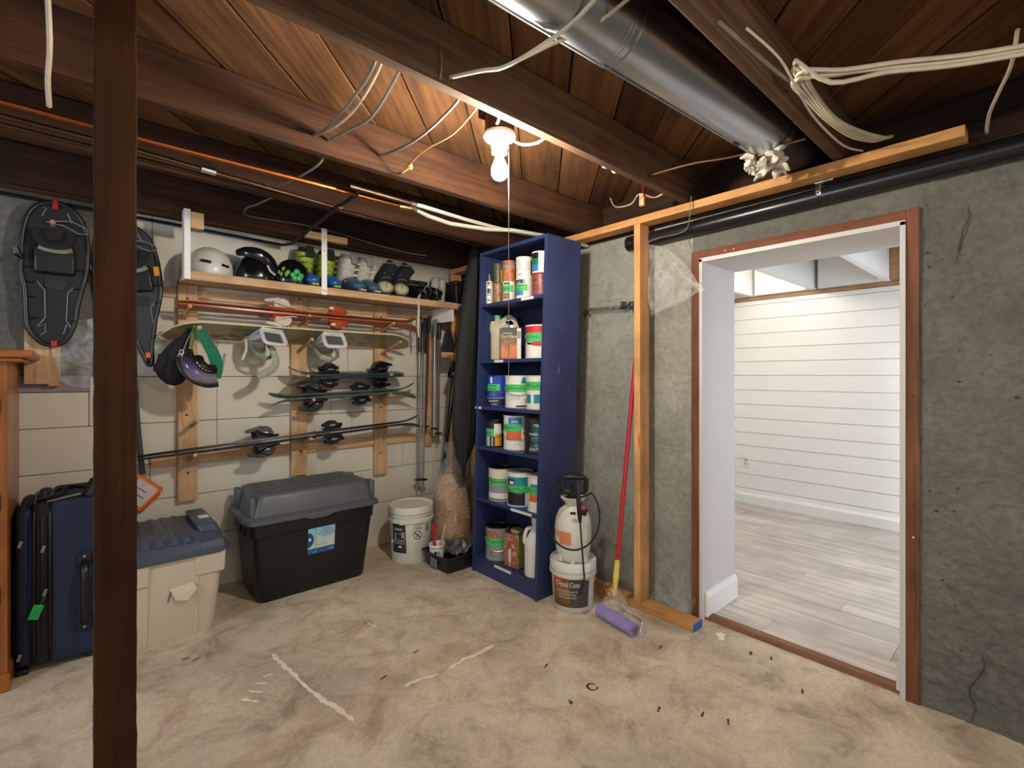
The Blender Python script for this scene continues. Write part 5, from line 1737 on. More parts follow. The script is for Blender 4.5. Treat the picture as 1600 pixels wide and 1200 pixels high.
b = B().lathe(prof2, n=40)
b.v = [Vector((p.x * (1 + .06 * math.sin(p.z * 17 + 2 * math.atan2(p.y, p.x)) + .035 * math.sin(9 * math.atan2(p.y, p.x) + p.z * 30) * min(1, p.z * 2)), p.y * (1 + .05 * math.sin(p.z * 13 + 3 * math.atan2(p.y, p.x)) + .035 * math.sin(9 * math.atan2(p.y, p.x) + p.z * 30) * min(1, p.z * 2)) + .02 * p.z, p.z)) for p in b.v]
b.build('clear_film', M_FILM2, t, smooth=80)

for pts, w in (([(-.07, -.125, .36), (-.03, -.135, .40), (.02, -.125, .43), (.05, -.10, .47)], .004), ([(-.09, -.10, .42), (-.05, -.115, .47), (-.02, -.10, .50)], .003), ([(-.02, -.142, .30), (.0, -.144, .31)], .008), ([(.0, -.09, .56), (.02, -.085, .575)], .006), ([(.03, -.135, .22), (.035, -.135, .27)], .005)):
    B().tube([Matrix.Rotation(FACE(2.05, 2.955), 4, 'Z') @ Vector(p) for p in pts], [(w, .0012)] * len(pts), 6).build('film_highlight', plain('film crease highlight', '#e0ddd6', .25), t)  # pale strips paint the clear film's glossy highlights along its creases

# ------------------------------------------------------------------ paint tray, liner, cup and brushes
t = thing('paint_tray', 'deep black paint tray on the floor against the bookcase', 'tray', (1.86, 2.66, 0))
b = B()
o_, i_ = (1.712, 2.522, 2.04, 2.808), (1.728, 2.538, 2.03, 2.795)
loft(b, [(rrect(1.735, 2.54, 2.02, 2.79, .02), .0005), (rrect(1.718, 2.524, 2.035, 2.806, .02), .088), (rrect(1.706, 2.512, 2.045, 2.818, .02), .09), (rrect(1.706, 2.512, 2.045, 2.818, .02), .098),
         (rrect(1.722, 2.528, 2.03, 2.802, .02), .098), (rrect(1.742, 2.546, 2.015, 2.784, .02), .03)], True, True)
b.build('tray', M_BLACKPL, t, smooth=40, world=True)
B().box(1.7105, 2.63, .02, 1.7165, 2.70, .075).build('tray_label', plain('faded tray label', '#77726a', .6), t, smooth=0, world=True)
t = thing('folded_liner', 'crumpled dark plastic liner lying in the black tray', 'liner', (1.93, 2.66, .05))


def crum(u, v):
    n1 = math.sin(u * 13 + v * 5) * .012 + math.sin(v * 17 - u * 7) * .010 + math.sin(u * 31) * .004
    return Vector((1.83 + .20 * u, 2.575 + .205 * v, .075 + .052 * math.sin(PI * min(1, u * 1.2)) * (.4 + .6 * math.sin(PI * (.15 + .7 * v))) + n1 + .03 * u))


b = B().grid(crum, 22, 22)
q = b.build('sheet', mottle('crumpled dark film', ['#1c1d20', '#4a4a4c', '#6a665f', '#2a2b30'], 11, .35, .6), t, smooth=60, world=True)
q.modifiers.new('thick', 'SOLIDIFY').thickness = .02
x, y = 1.768, 2.712
t = thing('brush_cup', 'white paper cup with red stripe holding brushes in the tray', 'cup', (x, y, .032), FACE(x, y))
B().lathe([(0, 0), (.04, 0), (.041, .003), (.052, .108), (.055, .11), (.054, .114), (.05, .112), (.039, .02), (0, .02)], n=26).build('cup', M_WHITE, t, smooth=50)
patch(.0495, .088, .094, -90, 90, M_RED, t, 'red_stripe', r1=.0502, lift=.0008)
patch(.0465, .055, .075, -20, -2, BLKL, t, 'print', r1=.048, lift=.0008)
patch(.0465, .055, .075, 2, 22, M_GREENT, t, 'print', r1=.048, lift=.0008)
text_round('MIX', .02, .0462, .03, M_INK, t, .05)
t = thing('paintbrush', 'paintbrush with orange red handle standing in the white cup', 'brush', (1.762, 2.715, .06), 0, 'brushes in the cup')
B().tube([(0, 0, 0), (-.006, .004, .08), (-.012, .008, .15), (-.014, .010, .19), (-.013, .010, .212)], [(.018, .007), (.016, .007), (.009, .007), (.013, .008), (.005, .004)], 10).build('handle', M_REDP, t)
B().box(-.02, -.008, -.0, .02, .008, .045).build('ferrule', M_TIN, t, bev=.003)
B().box(-.02, -.007, -.028, .02, .007, 0).build('bristles', M_CABLE, t, bev=.003)
t = thing('paintbrush', 'paintbrush with pale wooden handle standing in the white cup', 'brush', (1.786, 2.705, .06), 0, 'brushes in the cup')
B().tube([(0, 0, .0), (.012, -.006, .09), (.025, -.014, .17), (.03, -.016, .215)], [(.011, .005), (.010, .005), (.009, .005), (.008, .005)], 8).build('handle', M_PEG, t)
B().box(-.014, -.006, -.028, .014, .006, 0.03).build('bristles', M_CABLE, t, bev=.003)

# ------------------------------------------------------------------ Crystal Cote pail and sprayer
x, y = 2.02, 1.752
t = thing('pail', 'white pail with brown Crystal Cote label under the garden sprayer', 'pail', (x, y, .0005), FACE(x, y))
pail(t, .107, .121, .262, M_PAILW, M_WHITE)


def cone2(z):
    return .107 + .014 * z / .262


M_CRY = grad('stone paving picture', [(0, '#5a3e28'), (.5, '#8a6440'), (1, '#7a5434')], .03, .18, .45, .5)
M_CRY2 = mottle('dark stone picture', ['#2c2826', '#55504c', '#3a3532', '#6a5a50'], 30)
pp = patch(cone2(.03), .03, .18, -62, -8, M_CRY, t, 'printed_label', r1=cone2(.18), lift=.001)
patch(cone2(.03), .03, .18, -8, 46, M_CRY2, t, 'printed_label', r1=cone2(.18), lift=.001)
patch(cone2(.15), .15, .178, -60, -30, ORP, pp, 'print', r1=cone2(.178), lift=.0014)
text_round('Crystal Cote', .038, cone2(.16) + .0018, .140, M_WHT, pp, math.radians(-16), stretch=.70)
for k, s in enumerate(('Natural finish sealer for', 'concrete and stone', 'Scelleur pour beton')):
    text_round(s, .0125, cone2(.11) + .0018, .112 - k * .016, M_WHT, pp, math.radians(-16))
B().tube([(.122 * math.cos(q), -.122 * math.sin(q), .205 - .05 * math.sin(q)) for q in [PI * k / 14 for k in range(15)]], .0022, 5).xf(Matrix.Rotation(math.radians(95), 4, 'Z')).build('bail', M_WHITE, t)
zt = .2545
t = thing('garden_sprayer', 'white pump sprayer with black handle, hose and wand on the Crystal Cote pail', 'sprayer', (x, y, zt), FACE(x, y))
M_SPR = plain('translucent white tank', '#dcd8cc', .35, var=.03)
B().lathe([(0, 0), (.078, 0), (.084, .006), (.092, .05), (.099, .12), (.1, .17), (.094, .22), (.076, .262), (.05, .285), (.042, .295), (.044, .305), (.064, .325), (.068, .335), (.062, .337), (.045, .322), (0, .318)], n=36).build('tank', M_SPR, t, smooth=50)
for s in (-1, 0, 1):
    B().tube([(math.cos(-PI / 2 + s * .9) * .088, math.sin(-PI / 2 + s * .9) * .088, .0), (math.cos(-PI / 2 + s * .9) * .083, math.sin(-PI / 2 + s * .9) * .083, .05)], [.012, .004], 8).build('foot_rib', M_SPR, t)
M_FADE = plain('faded orange print', '#d98a5c', .5, var=.08, scale=40)
M_FADE2 = plain('faint orange print', '#dca684', .5, var=.08, scale=40)
patch(.0978, .10, .168, -46, -6, M_FADE, t, 'faded_label', r1=.1, lift=.0012)
patch(.0978, .13, .168, -74, -46, M_FADE2, t, 'faded_label', r1=.1, lift=.0012)
B().lathe([(.0, .318), (.04, .318), (.04, .335), (.02, .35), (.016, .37), (.012, .40), (0, .40)]).build('pump_cap', M_BLK, t)
h = B().tube([(-.055, -.0, .365), (-.06, -.0, .425), (-.05, 0, .44), (.06, 0, .44), (.072, 0, .43), (.068, 0, .37), (.058, 0, .36), (-.045, 0, .358)], (.010, .014), 8, closed=True).build('pump_handle', M_BLK, t, smooth=50)
B().box(-.03, -.012, .35, .03, .012, .362).build('handle_bridge', M_BLK, h, bev=.003)
hose = []
for k in range(41):
    a = math.radians(105 + 300 * k / 40)
    hose.append((.0 + .138 * math.cos(a) * 1.0, -.115 - .01 * math.sin(a * .5), .26 + .175 * math.sin(a)))
hose = [(-.0, -.06, .37), (.0, -.09, .42)] + hose + [(.06, -.03, .345), (.03, 0, .33)]
B().tube(hose, .0048, 8).build('hose', M_RUB, t)
wd = B().tube([(.022, -.105, .44), (.028, -.118, .36), (.034, -.122, .29), (.036, -.122, .23)], [(.010, .012), (.012, .013), (.013, .014), (.007, .008)], 10).build('wand_grip', M_BLK, t)
B().tube([(.036, -.122, .24), (.048, -.135, .08), (.058, -.14, -.05), (.05, -.145, -.085)], .0045, 8).build('wand_tube', M_BLK, wd)
B().tube([(.05, -.145, -.08), (.036, -.147, -.13)], [.006, .011], 8).build('wand_nozzle', M_BLK, wd)
B().ball((.052, -.122, .305), (.014, .012, .014), 10).build('red_knob', M_REDP, wd, label='red trigger knob')
B().cbox((.058, -.118, .285), (.03, .02, .035), Matrix.Rotation(.3, 4, 'Y')).build('trigger', M_BLK, wd, bev=.003)
B().cbox((.0, -.115, .275), (.03, .016, .012)).build('wand_clip', M_BLK, wd, bev=.003)

# ------------------------------------------------------------------ roller on a red pole
t = thing('paint_roller', 'lavender roller in clear bag on a red pole with yellow grip', 'paint roller', (2.0, 1.46, 0))
ra_, rb_ = Vector((2.025, 1.575, .033)), Vector((1.985, 1.335, .033))
B().tube([ra_, rb_], .03, 18).build('roller_cover', M_PURP, t, world=True)
B().tube([rb_, rb_ + (rb_ - ra_).normalized() * .003], .021, 14).build('roller_end', M_CABLEG, t, world=True)
e1 = rb_ + (rb_ - ra_).normalized() * .03
B().tube([rb_, e1, e1 + Vector((.055, .02, .03)), (2.055, 1.47, .07), (2.078, 1.512, .125)], .004, 8).build('frame_wire', M_SILV, t, world=True)
d = (Vector((2.24, 1.5255, 1.101)) - Vector((2.08, 1.518, .145))).normalized()
p0 = Vector((2.08, 1.518, .145))
B().tube([p0 - d * .03, p0 + d * .02, p0 + d * .06, p0 + d * .13, p0 + d * .145], [.009, .0125, .015, .0135, .012], 12).build('yellow_grip', M_YEL, t, world=True, label='yellow threaded grip')
B().tube([p0 + d * .135, p0 + d * 1.50], .0115, 12).build('pole', M_RED, t, world=True)
film_pts = []
ax = (rb_ - ra_)


def bagf(u, v):
    c = ra_ - ax * .12 + ax * 1.22 * u
    rad = .0385 + .004 * math.sin(u * 19 + v * 11)
    a = v * 2 * PI
    side = Vector((ax.y, -ax.x, 0)).normalized()
    p = c + side * (rad * math.cos(a)) + Vector((0, 0, rad * math.sin(a)))
    if p.z < .003:
        p.z = .003
    return p


b = B().grid(bagf, 18, 18)
b.build('clear_bag', M_FILM2, t, smooth=80, world=True)


def neckf(u, v):
    base = ra_.lerp(rb_, .15 + .85 * u) + Vector((.02 + .01 * math.sin(u * 9), 0, .035))
    top = p0 + d * .0 + Vector((.01 * (u - .5), (.5 - u) * .05, 0))
    p = base.lerp(top, v)
    return p + Vector((.012 * math.sin(u * 17 + v * 6), .006 * math.sin(u * 23), -.02 * math.sin(PI * v) * (u - .2)))


B().grid(neckf, 18, 10).build('clear_bag', M_FILM2, t, smooth=80, world=True)

# ------------------------------------------------------------------ bare bulb on its porcelain base
LX, LY = 1.146, 1.345
t = thing('ceiling_lamp', 'bare glowing bulb in a white porcelain holder with pull chain', 'lamp', (LX, LY, 2.0))
B().lathe([(0, .20), (.052, .20), (.054, .195), (.054, .128), (0, .128)], n=8).build('junction_box', M_OLDMETAL, t)
B().lathe([(.058, .128), (.06, .12), (.055, .112), (.04, .106), (.034, .1), (.03, .075), (.028, .06), (.022, .06), (.02, .09), (0, .09)], n=28).build('holder', M_PORC, t, smooth=50)
m, n_, l_, b_ = base_mat('glowing bulb', .3)
b_.inputs['Base Color'].default_value = (1, .95, .85, 1)
b_.inputs['Emission Color'].default_value = (1.0, .905, .76, 1)
b_.inputs['Emission Strength'].default_value = BULB
bulb = B().lathe([(.013, .062), (.014, .045), (.019, .03), (.027, .012), (.030, -.004), (.028, -.02), (.02, -.032), (.01, -.037), (0, -.038)], n=20).build('bulb', m, t, smooth=80, label='glowing bulb')
ch = B()
for k in range(150):
    z = .085 - k * .0057
    ch.ball((.047, .003, z), .0021, 5)
ch.tube([(.047, .003, .09), (.047, .003, -.765)], .0008, 4)
B().tube([(.03, .003, .1), (.044, .003, .1), (.047, .003, .092)], .003, 6).build('chain_arm', M_SILV, t)
o = ch.build('pull_chain', M_SILV, t)
o['kind'] = 'stuff'
t2 = B().box(-.045, -.113, .2, .045, .07, .235)
t2.build('mounting_block', M_JOIST, t, smooth=0, bev=.003)

# ------------------------------------------------------------------ round duct between joists
t = thing('heating_duct', 'shiny galvanised round duct between the old joists, torn insulation at one end', 'duct', (1.5, .80, 2.19))
A0, A1 = Vector((.45, .826, 2.19)), Vector((2.42, .705, 2.19))
dd = (A1 - A0).normalized()


def seg(u0, u1, r, name, m):
    return B().tube([A0.lerp(A1, u0), A0.lerp(A1, u1)], r, 32, up=(0, 0, 1)).build(name, m, t, smooth=50, world=True)


seg(0, .315, .095, 'duct_section', M_STEEL)
seg(.30, .79, .0925, 'duct_section', M_STEEL)
seg(.79, .99, .085, 'duct_section', plain('dull duct end', '#3c3936', .5, .6))
for u in (.305, .312, .325):
    c = A0.lerp(A1, u)
    seg(u, u + .002, .0965, 'seam_ring', M_STEEL)
seg(.765, .769, .0955, 'wire_tie', M_OLDMETAL)
B().tube([A0.lerp(A1, .02) + Vector((0, .04, -.087)), A0.lerp(A1, .76) + Vector((0, .04, -.085))], .003, 6).build('lock_seam', M_STEEL, t, world=True)
q = A0.lerp(A1, .80)
b = B()
r = random.Random(11)
for k in range(34):
    c = q + Vector((r.uniform(-.075, .06), r.uniform(-.05, .075), -.088 + r.uniform(-.03, .015)))
    e = c + Vector((r.uniform(-.03, .05), r.uniform(-.04, .04), r.uniform(-.045, .0)))
    b.tube([c, c.lerp(e, .6) + Vector((0, 0, .008)), e], [(.024, .012), (.02, .009), (.004, .003)], 7)
b.build('insulation', M_INSUL, t, smooth=70, world=True, label='torn white insulation tuft')
B().ball(A0.lerp(A1, .69) + Vector((0, .035, -.085)), (.022, .012, .008), 8).build('tear', M_BLK, t, world=True)

# ------------------------------------------------------------------ black drain pipe along the concrete
t = thing('drain_pipe', 'black plastic drain pipe running along the concrete wall top', 'pipe', (2.345, .8, 2.0))
B().tube([(2.344, -1.6, 2.035), (2.344, 1.60, 1.998)], .036, 20, up=(0, 0, 1)).build('pipe', M_ABS, t, world=True)
B().tube([(2.344, 1.50, 1.999), (2.344, 1.615, 1.998)], .042, 20, up=(0, 0, 1)).build('coupling', M_ABS, t, world=True)
B().tube([(2.344, 1.598, 1.998), (2.344, 1.622, 1.998)], .03, 16, up=(0, 0, 1)).build('plug', M_BLK, t, world=True)
b = B()
for k in range(15):
    a = PI * .5 + PI * 1.1 * k / 14
    b.v += [Vector((2.344 + .038 * math.cos(a), .655 + s, 2.019 + .038 * math.sin(a))) for s in (-.011, .011)]
b.f = [(2 * k, 2 * k + 1, 2 * k + 3, 2 * k + 2) for k in range(14)]
b.m = [0] * 14
q = b.build('strap', M_SILV, t, smooth=60, world=True, label='perforated metal hanger strap')
q.modifiers.new('thick', 'SOLIDIFY').thickness = .0015
for k in range(6):
    a = PI * .62 + PI * .14 * k
    B().ball((2.344 + .039 * math.cos(a), .655, 2.019 + .039 * math.sin(a)), .0042, 8).build('strap_hole', M_BLK, q, world=True)
B().box(2.30, .60, 2.052, 2.344, .666, 2.0575).build('strap_tail', M_SILV, q, world=True)

# ------------------------------------------------------------------ copper and plastic water pipes


def run(name, label, cat, pts, r, m, group=None, n=8, fit=()):
    t = thing(name, label, cat, pts[0], 0, group)
    B().tube(pts, r, n).build('pipe', m, t, world=True)
    for p, q, rr, mm in fit:
        B().tube([p, q], rr, 10).build('fitting', mm, t, world=True)
    return t


GP = 'water pipes under the joists'
M_BRASS = metal('brass fitting', '#a58a52', .35)
run('copper_pipe', 'bright copper water pipe slung under the joists', 'pipe', [(-1.7, 2.09, 2.075), (.2, 2.085, 2.06), (1.16, 2.05, 2.05)], .0105, M_COPPER, GP, 10,
    [((1.13, 2.052, 2.05), (1.19, 2.035, 2.05), .016, M_BRASS), ((1.0, 2.06, 2.053), (1.02, 2.058, 2.053), .013, M_BRASS)])
run('copper_pipe', 'dull copper pipe beside the bright copper one, farther back', 'pipe', [(-1.7, 2.17, 2.07), (.163, 2.20, 2.06), (.9, 2.27, 2.05)], .009, M_OLDMETAL, GP, 8, [((.36, 2.215, 2.058), (.41, 2.22, 2.057), .014, M_SILV)])
run('copper_pipe', 'dull copper pipe third out, close under the back joists', 'pipe', [(-1.7, 2.245, 2.07), (.15, 2.29, 2.065), (1.4, 2.36, 2.06), (2.3, 2.40, 2.06)], .008, M_OLDMETAL, GP)
run('iron_pipe', 'black iron pipe crossing under the joists then along the cream wall', 'pipe',
    [(.90, 1.99, 2.05), (.92, 2.05, 2.05), (.93, 2.40, 2.05), (.955, 2.8, 2.052), (.985, 3.12, 2.06), (.975, 3.24, 2.075), (.93, 3.27, 2.082), (.3, 3.27, 2.095), (-1.3, 3.27, 2.115)], .0085, plain('black iron', '#1c1815', .5, .4), GP, 8,
    [((.86, 1.985, 2.052), (1.16, 1.99, 2.05), .009, M_OLDMETAL), ((.925, 2.24, 2.05), (.928, 2.30, 2.05), .015, M_OLDMETAL)])
run('plastic_tube', 'thick white plastic water tube sagging toward the bookcase top', 'pipe', [(1.19, 2.035, 2.05), (1.30, 2.075, 2.045), (1.44, 2.09, 2.04), (1.66, 2.05, 2.045), (1.78, 1.985, 2.05), (2.0, 1.945, 2.053), (2.36, 1.93, 2.055)], .0105, M_PEX, GP, 8,
    [((1.185, 2.035, 2.05), (1.215, 2.045, 2.049), .0125, M_SILV)])
run('plastic_tube', 'white plastic water tube above the sagging one', 'pipe', [(1.16, 1.992, 2.05), (1.22, 2.0, 2.055), (1.5, 2.045, 2.065), (1.71, 2.05, 2.066), (1.95, 2.03, 2.066), (2.36, 2.02, 2.068)], .0095, M_PEX, GP, 8,
    [((1.155, 1.99, 2.05), (1.185, 1.995, 2.052), .0125, M_SILV)])

# ------------------------------------------------------------------ loose cables
GC = 'loose cables on the joists'


def cable(label, pts, r=.0045, m=None, smooth_n=4, mb=None):
    P = [Vector(p) for p in pts]
    out = []
    for i in range(len(P) - 1):
        p0, p1, p2, p3 = P[max(i - 1, 0)], P[i], P[i + 1], P[min(i + 2, len(P) - 1)]
        for k in range(smooth_n):
            u = k / smooth_n
            out.append(.5 * ((2 * p1) + (-p0 + p2) * u + (2 * p0 - 5 * p1 + 4 * p2 - p3) * u * u + (-p0 + 3 * p1 - 3 * p2 + p3) * u ** 3))
    out.append(P[-1])
    o = B().tube(out, r, 6).build('cable', m or M_CABLE)
    return tag(o, label, 'cable', GC)


cable('grey cable pair crossing the joist bay farthest from the bulb, first strand', [(.61, 1.232, 2.15), (.625, 1.30, 2.12), (.635, 1.50, 2.10), (.66, 1.75, 2.13), (.672, 1.875, 2.165)], .005, M_CABLEG)
cable('grey cable pair crossing the joist bay farthest from the bulb, second strand', [(.63, 1.232, 2.15), (.645, 1.30, 2.125), (.672, 1.50, 2.115), (.685, 1.70, 2.135), (.678, 1.875, 2.165)], .0045, M_CABLE)
cable('single grey cable beside the cable pair in the joist bay', [(.69, 1.232, 2.15), (.70, 1.30, 2.125), (.725, 1.50, 2.105), (.735, 1.7, 2.14), (.725, 1.875, 2.16)], .0055, M_CABLEG)
cable('grey cable crossing the lit joist face nearer the bulb', [(.90, 1.232, 2.14), (.91, 1.30, 2.125), (.93, 1.5, 2.12), (.945, 1.7, 2.14), (.94, 1.875, 2.165)], .0055, M_CABLEG)
cable('thin tan wire ending in a yellow wire nut', [(.97, 1.232, 2.13), (.985, 1.40, 2.10), (1.0, 1.62, 2.12), (1.01, 1.80, 2.10), (1.04, 1.862, 2.12), (1.08, 1.865, 2.155)], .0028, plain('tan wire', '#a07a4a', .6))
o = B().lathe([(0, 0), (.007, .002), (.009, .012), (.006, .024), (0, .025)], (1.08, 1.862, 2.145), 10).build('wire_nut', M_YEL)
tag(o, 'small yellow wire nut against the lit joist', 'wire nut')
cable('short white cable feeding the lamp box', [(1.06, 1.232, 2.15), (1.085, 1.28, 2.13), (1.11, 1.32, 2.145)], .005)
cable('white cable curling from the lamp box under the joist', [(1.19, 1.36, 2.15), (1.24, 1.335, 2.12), (1.28, 1.28, 2.12), (1.29, 1.235, 2.14)], .005)
cable('grey cable pair over the copper pipe', [(.74, 1.914, 2.14), (.725, 1.99, 2.10), (.70, 2.2, 2.10), (.68, 2.40, 2.12), (.66, 2.466, 2.15)], .0045, M_CABLEG)
cable('white cable hanging loose between the front joists', [(.89, .60, 2.16), (.885, .75, 2.10), (.875, .88, 2.085), (.85, .98, 2.075), (.83, 1.05, 2.09), (.82, 1.188, 2.13)], .0055)
cable('thin white cable beside the one hanging between the front joists', [(.98, .60, 2.16), (.95, .75, 2.115), (.90, .86, 2.095), (.86, .97, 2.08)], .0045)
cable('thin knotted string hanging from the joist', [(.79, 1.19, 2.20), (.785, 1.18, 2.15), (.775, 1.17, 2.10)], .0025, M_CABLEG)
cable('thin white cable looping below the back joists over the shelf', [(.73, 2.51, 2.13), (.70, 2.75, 2.14), (.69, 2.95, 2.165), (.72, 3.04, 2.155), (.90, 3.055, 2.165), (1.13, 3.055, 2.17), (1.5, 3.05, 2.135), (1.72, 3.05, 2.12), (1.9, 3.05, 2.125)], .0042, M_CABLEG)
for k, (dy, dz) in enumerate(((0, 0), (-.022, .004), (.02, .012), (.006, -.010))):
    lab = ('white cable of the thick bundle, lowest strand', 'white cable of the thick bundle, strand nearest the concrete corner', 'white cable of the thick bundle, uppermost strand', 'white cable of the thick bundle, strand that loops widest')[k]
    e = .012 * k
    cable(lab, [(1.93, -.10 + dy, 2.10 + dz), (1.82, .0 + dy, 2.08 + dz), (1.72, .16 + dy, 2.075 + dz), (1.62, .29 + dy, 2.075 + dz), (1.54, .40 + dy, 2.075 + dz - e * .3), (1.505 - e, .47 + dy * .5, 2.08 + e), (1.55, .505 - e, 2.095), (1.67, .505 - e * .7, 2.10), (1.82, .50 - e, 2.095 - e * .6), (2.01, .475 - e, 2.09), (2.14, .44 - e, 2.10), (2.23, .43 - e, 2.13)], .0062)
cable('grey conduit cable fixed along the joist near the bundle', [(1.15, .535, 2.10), (1.3, .525, 2.10), (1.51, .51, 2.10), (1.6, .50, 2.12)], .005, M_CABLEG)
cable('thin white wire sagging past the cable bundle to the plate', [(1.22, .50, 2.10), (1.38, .48, 2.085), (1.55, .49, 2.07), (1.75, .50, 2.06), (2.02, .495, 2.065), (2.21, .48, 2.10)], .0035)
cable('single white cable dropping alone to the drain pipe', [(1.80, .06, 2.14), (1.9, .075, 2.10), (2.04, .11, 2.085), (2.16, .135, 2.08), (2.30, .15, 2.075)], .005)
cable('thin white wire looped down over the top plate beside the stud', [(2.22, 1.17, 2.12), (2.205, 1.17, 2.07), (2.222, 1.18, 2.03), (2.30, 1.25, 1.985), (2.28, 1.38, 1.975), (2.27, 1.43, 1.965), (2.28, 1.455, 1.95)], .0028, M_CABLEG)
cable('thin dark wire from the joist end to the duct', [(1.87, 1.19, 2.13), (1.90, 1.0, 2.13), (1.93, .84, 2.115), (1.97, .60, 2.11)], .005, M_OLDMETAL)
cable('white wire curl above the stud', [(1.95, 1.45, 2.12), (2.02, 1.47, 2.10), (2.08, 1.42, 2.115), (2.05, 1.35, 2.14), (2.1, 1.3, 2.12), (2.12, 1.25, 2.14)], .003)
cable('red wire curl above the stud', [(2.0, 1.30, 2.16), (2.06, 1.33, 2.13), (2.10, 1.30, 2.12), (2.13, 1.24, 2.14)], .003, M_RED)
cable('white cable hanging high beside the timber post', [(-.05, 1.45, 2.15), (-.045, 1.50, 2.0), (-.05, 1.56, 1.94), (-.05, 1.64, 1.91)], .006)
o = B().box(2.10, 1.36, 2.10, 2.115, 1.385, 2.16).build('wire_tag', M_PINE)
tag(o, 'small pale wood tag stuck among the wires above the stud', 'tag')
b = B()
r = random.Random(3)
for k in range(9):
    b.ball((1.72 + r.uniform(-.05, .05), 1.245 + r.uniform(0, .03), 2.15 + r.uniform(-.015, .015)), (.022, .014, .012), 7)
o = b.build('crumpled_bag', M_INSUL, smooth=70)
tag(o, 'crumpled white plastic tucked behind the joist', 'plastic')

# ------------------------------------------------------------------ clear vapour film on the concrete
t = thing('vapour_film', 'clear plastic vapour film hung behind the stud with black lettering', 'plastic sheet', (2.33, 1.6, 1.5))


def filmf(u, v):
    y = 1.98 - .50 * u
    z = .06 + 1.98 * v
    return Vector((2.354 + .005 * math.sin(v * 70 + u * 6) + .004 * math.sin(v * 17 - u * 9) - .012 * u * v, y, z))


B().grid(filmf, 16, 70).build('sheet', M_FILM, t, smooth=80, world=True)


def flap(u, v):
    p = Vector((2.30, 1.462, 1.96)).lerp(Vector((2.30, 1.45, 1.57)), v)
    tip = Vector((2.175, 1.085, 1.655))
    e = 1 - (1 - u) ** 1.0
    q = p.lerp(tip, e)
    if v < .5:
        q.z += .05 * math.sin(PI * u) * (1 - 2 * v)
    return q + Vector((.012 * math.sin(u * 11 + v * 7), 0, .008 * math.sin(v * 15 + u * 4)))


B().grid(flap, 20, 16).build('loose_flap', M_FILM3, t, smooth=80, world=True)
M_CREASE = plain('film crease highlight', '#e0ddd6', .25, spec=1.0, var=.02)
for pts, w in (([(2.338, 1.90, 1.765), (2.336, 1.78, 1.752), (2.334, 1.62, 1.762)], .003), ([(2.338, 1.86, 1.80), (2.335, 1.7, 1.80), (2.333, 1.62, 1.812)], .0022), ([(2.338, 1.80, 1.69), (2.335, 1.7, 1.693), (2.333, 1.60, 1.71)], .003),
               ([(2.338, 1.86, 1.575), (2.334, 1.72, 1.585), (2.333, 1.60, 1.615)], .003), ([(2.26, 1.33, 1.86), (2.235, 1.26, 1.80), (2.21, 1.19, 1.725), (2.18, 1.10, 1.66)], .005), ([(2.27, 1.36, 1.70), (2.262, 1.34, 1.74), (2.255, 1.31, 1.78)], .003)):
    B().tube(pts, [(w, .0008) for _ in pts], 6).build('crease', M_CREASE, t, world=True)
MT = Matrix(((0, 0, -1, 2.336), (1, 0, 0, 1.60), (0, 1, 0, 1.63), (0, 0, 0, 1)))     # mirrored: seen from the back of the sheet
vs, fs = text_verts('SNE', .056, bold=.003)
B().add([MT @ Matrix.Rotation(.10, 4, 'Z') @ Vector((p.x + .02, p.y, 0)) for p in vs], fs).build('lettering', M_INK, t, smooth=0, world=True)
vs, fs = text_verts('CAN/CGSB VAPOUR BARRIER', .028, bold=.0012)
B().add([MT @ Matrix.Rotation(.05, 4, 'Z') @ Vector((p.x * .72 + .165, p.y, 0)) for p in vs], fs).build('lettering', plain('faint ink', '#2e2b26', .7), t, smooth=0, world=True)
vs, fs = text_verts('X)', .055, bold=.0015)
B().add([MT @ Vector((p.x + .315, p.y - .01, 0)) for p in vs], fs).build('lettering', M_INK, t, smooth=0, world=True)
o = B().grid(lambda u, v: Vector((2.35 - .05 * v + .015 * math.sin(u * 25 + v * 9), 1.46 - .24 * u, .04 + .10 * (1 - v) * (.6 + .4 * math.sin(u * 13)) - .035 * v)), 24, 8).build('film_scrap', M_FILM2, smooth=80)
tag(o, 'crumpled clear film lying behind the bottom plate by the doorway', 'plastic sheet')
o = B().grid(lambda u, v: Vector((-.09 + .22 * u, 3.27 - .05 * math.sin(PI * u) * (1 - v * .6) - .012 * math.sin(u * 14 + v * 5), 1.25 + .34 * v - .06 * math.sin(PI * u))), 16, 14).build('wall_film', film('smoky wall film', (.86, .88, .9), .30, .1), smooth=80)
tag(o, 'shiny clear film bulging off the grey wall under a snowshoe', 'plastic sheet')
o = B().grid(lambda u, v: Vector((2.245 + .02 * math.sin(v * 9), 2.60 - .16 * u + .01 * math.sin(v * 14), 1.90 + .22 * v - .02 * math.sin(u * 8))), 10, 10).build('film_tuft', M_FILM2, smooth=80)
tag(o, 'wad of clear film stuffed over the bookcase corner', 'plastic sheet')

# ------------------------------------------------------------------ snowshoes on the wall
OUT = [(0, .689), (-.062, .664), (-.096, .604), (-.112, .51), (-.116, .401), (-.116, .338), (-.103, .26), (-.1, .15), (-.091, .072), (-.057, .019), (-.023, 0), (.023, .009), (.052, .05), (.073, .119), (.08, .188), (.096, .275), (.112, .354), (.119, .448), (.116, .541), (.098, .62), (.057, .67)]
M_SFR = plain('dark grey tube frame', '#2c2c2e', .35, .3)
M_DECK = plain('black snowshoe deck', '#0b0c10', .6, var=.25)
M_DECKG = plain('charcoal snowshoe deck', '#2c2e31', .5, var=.15)
M_GSTRIP = plain('grey reflective line', '#8b8b8d', .4)
M_RCLIP = plain('red clip', '#b01c2c', .4)


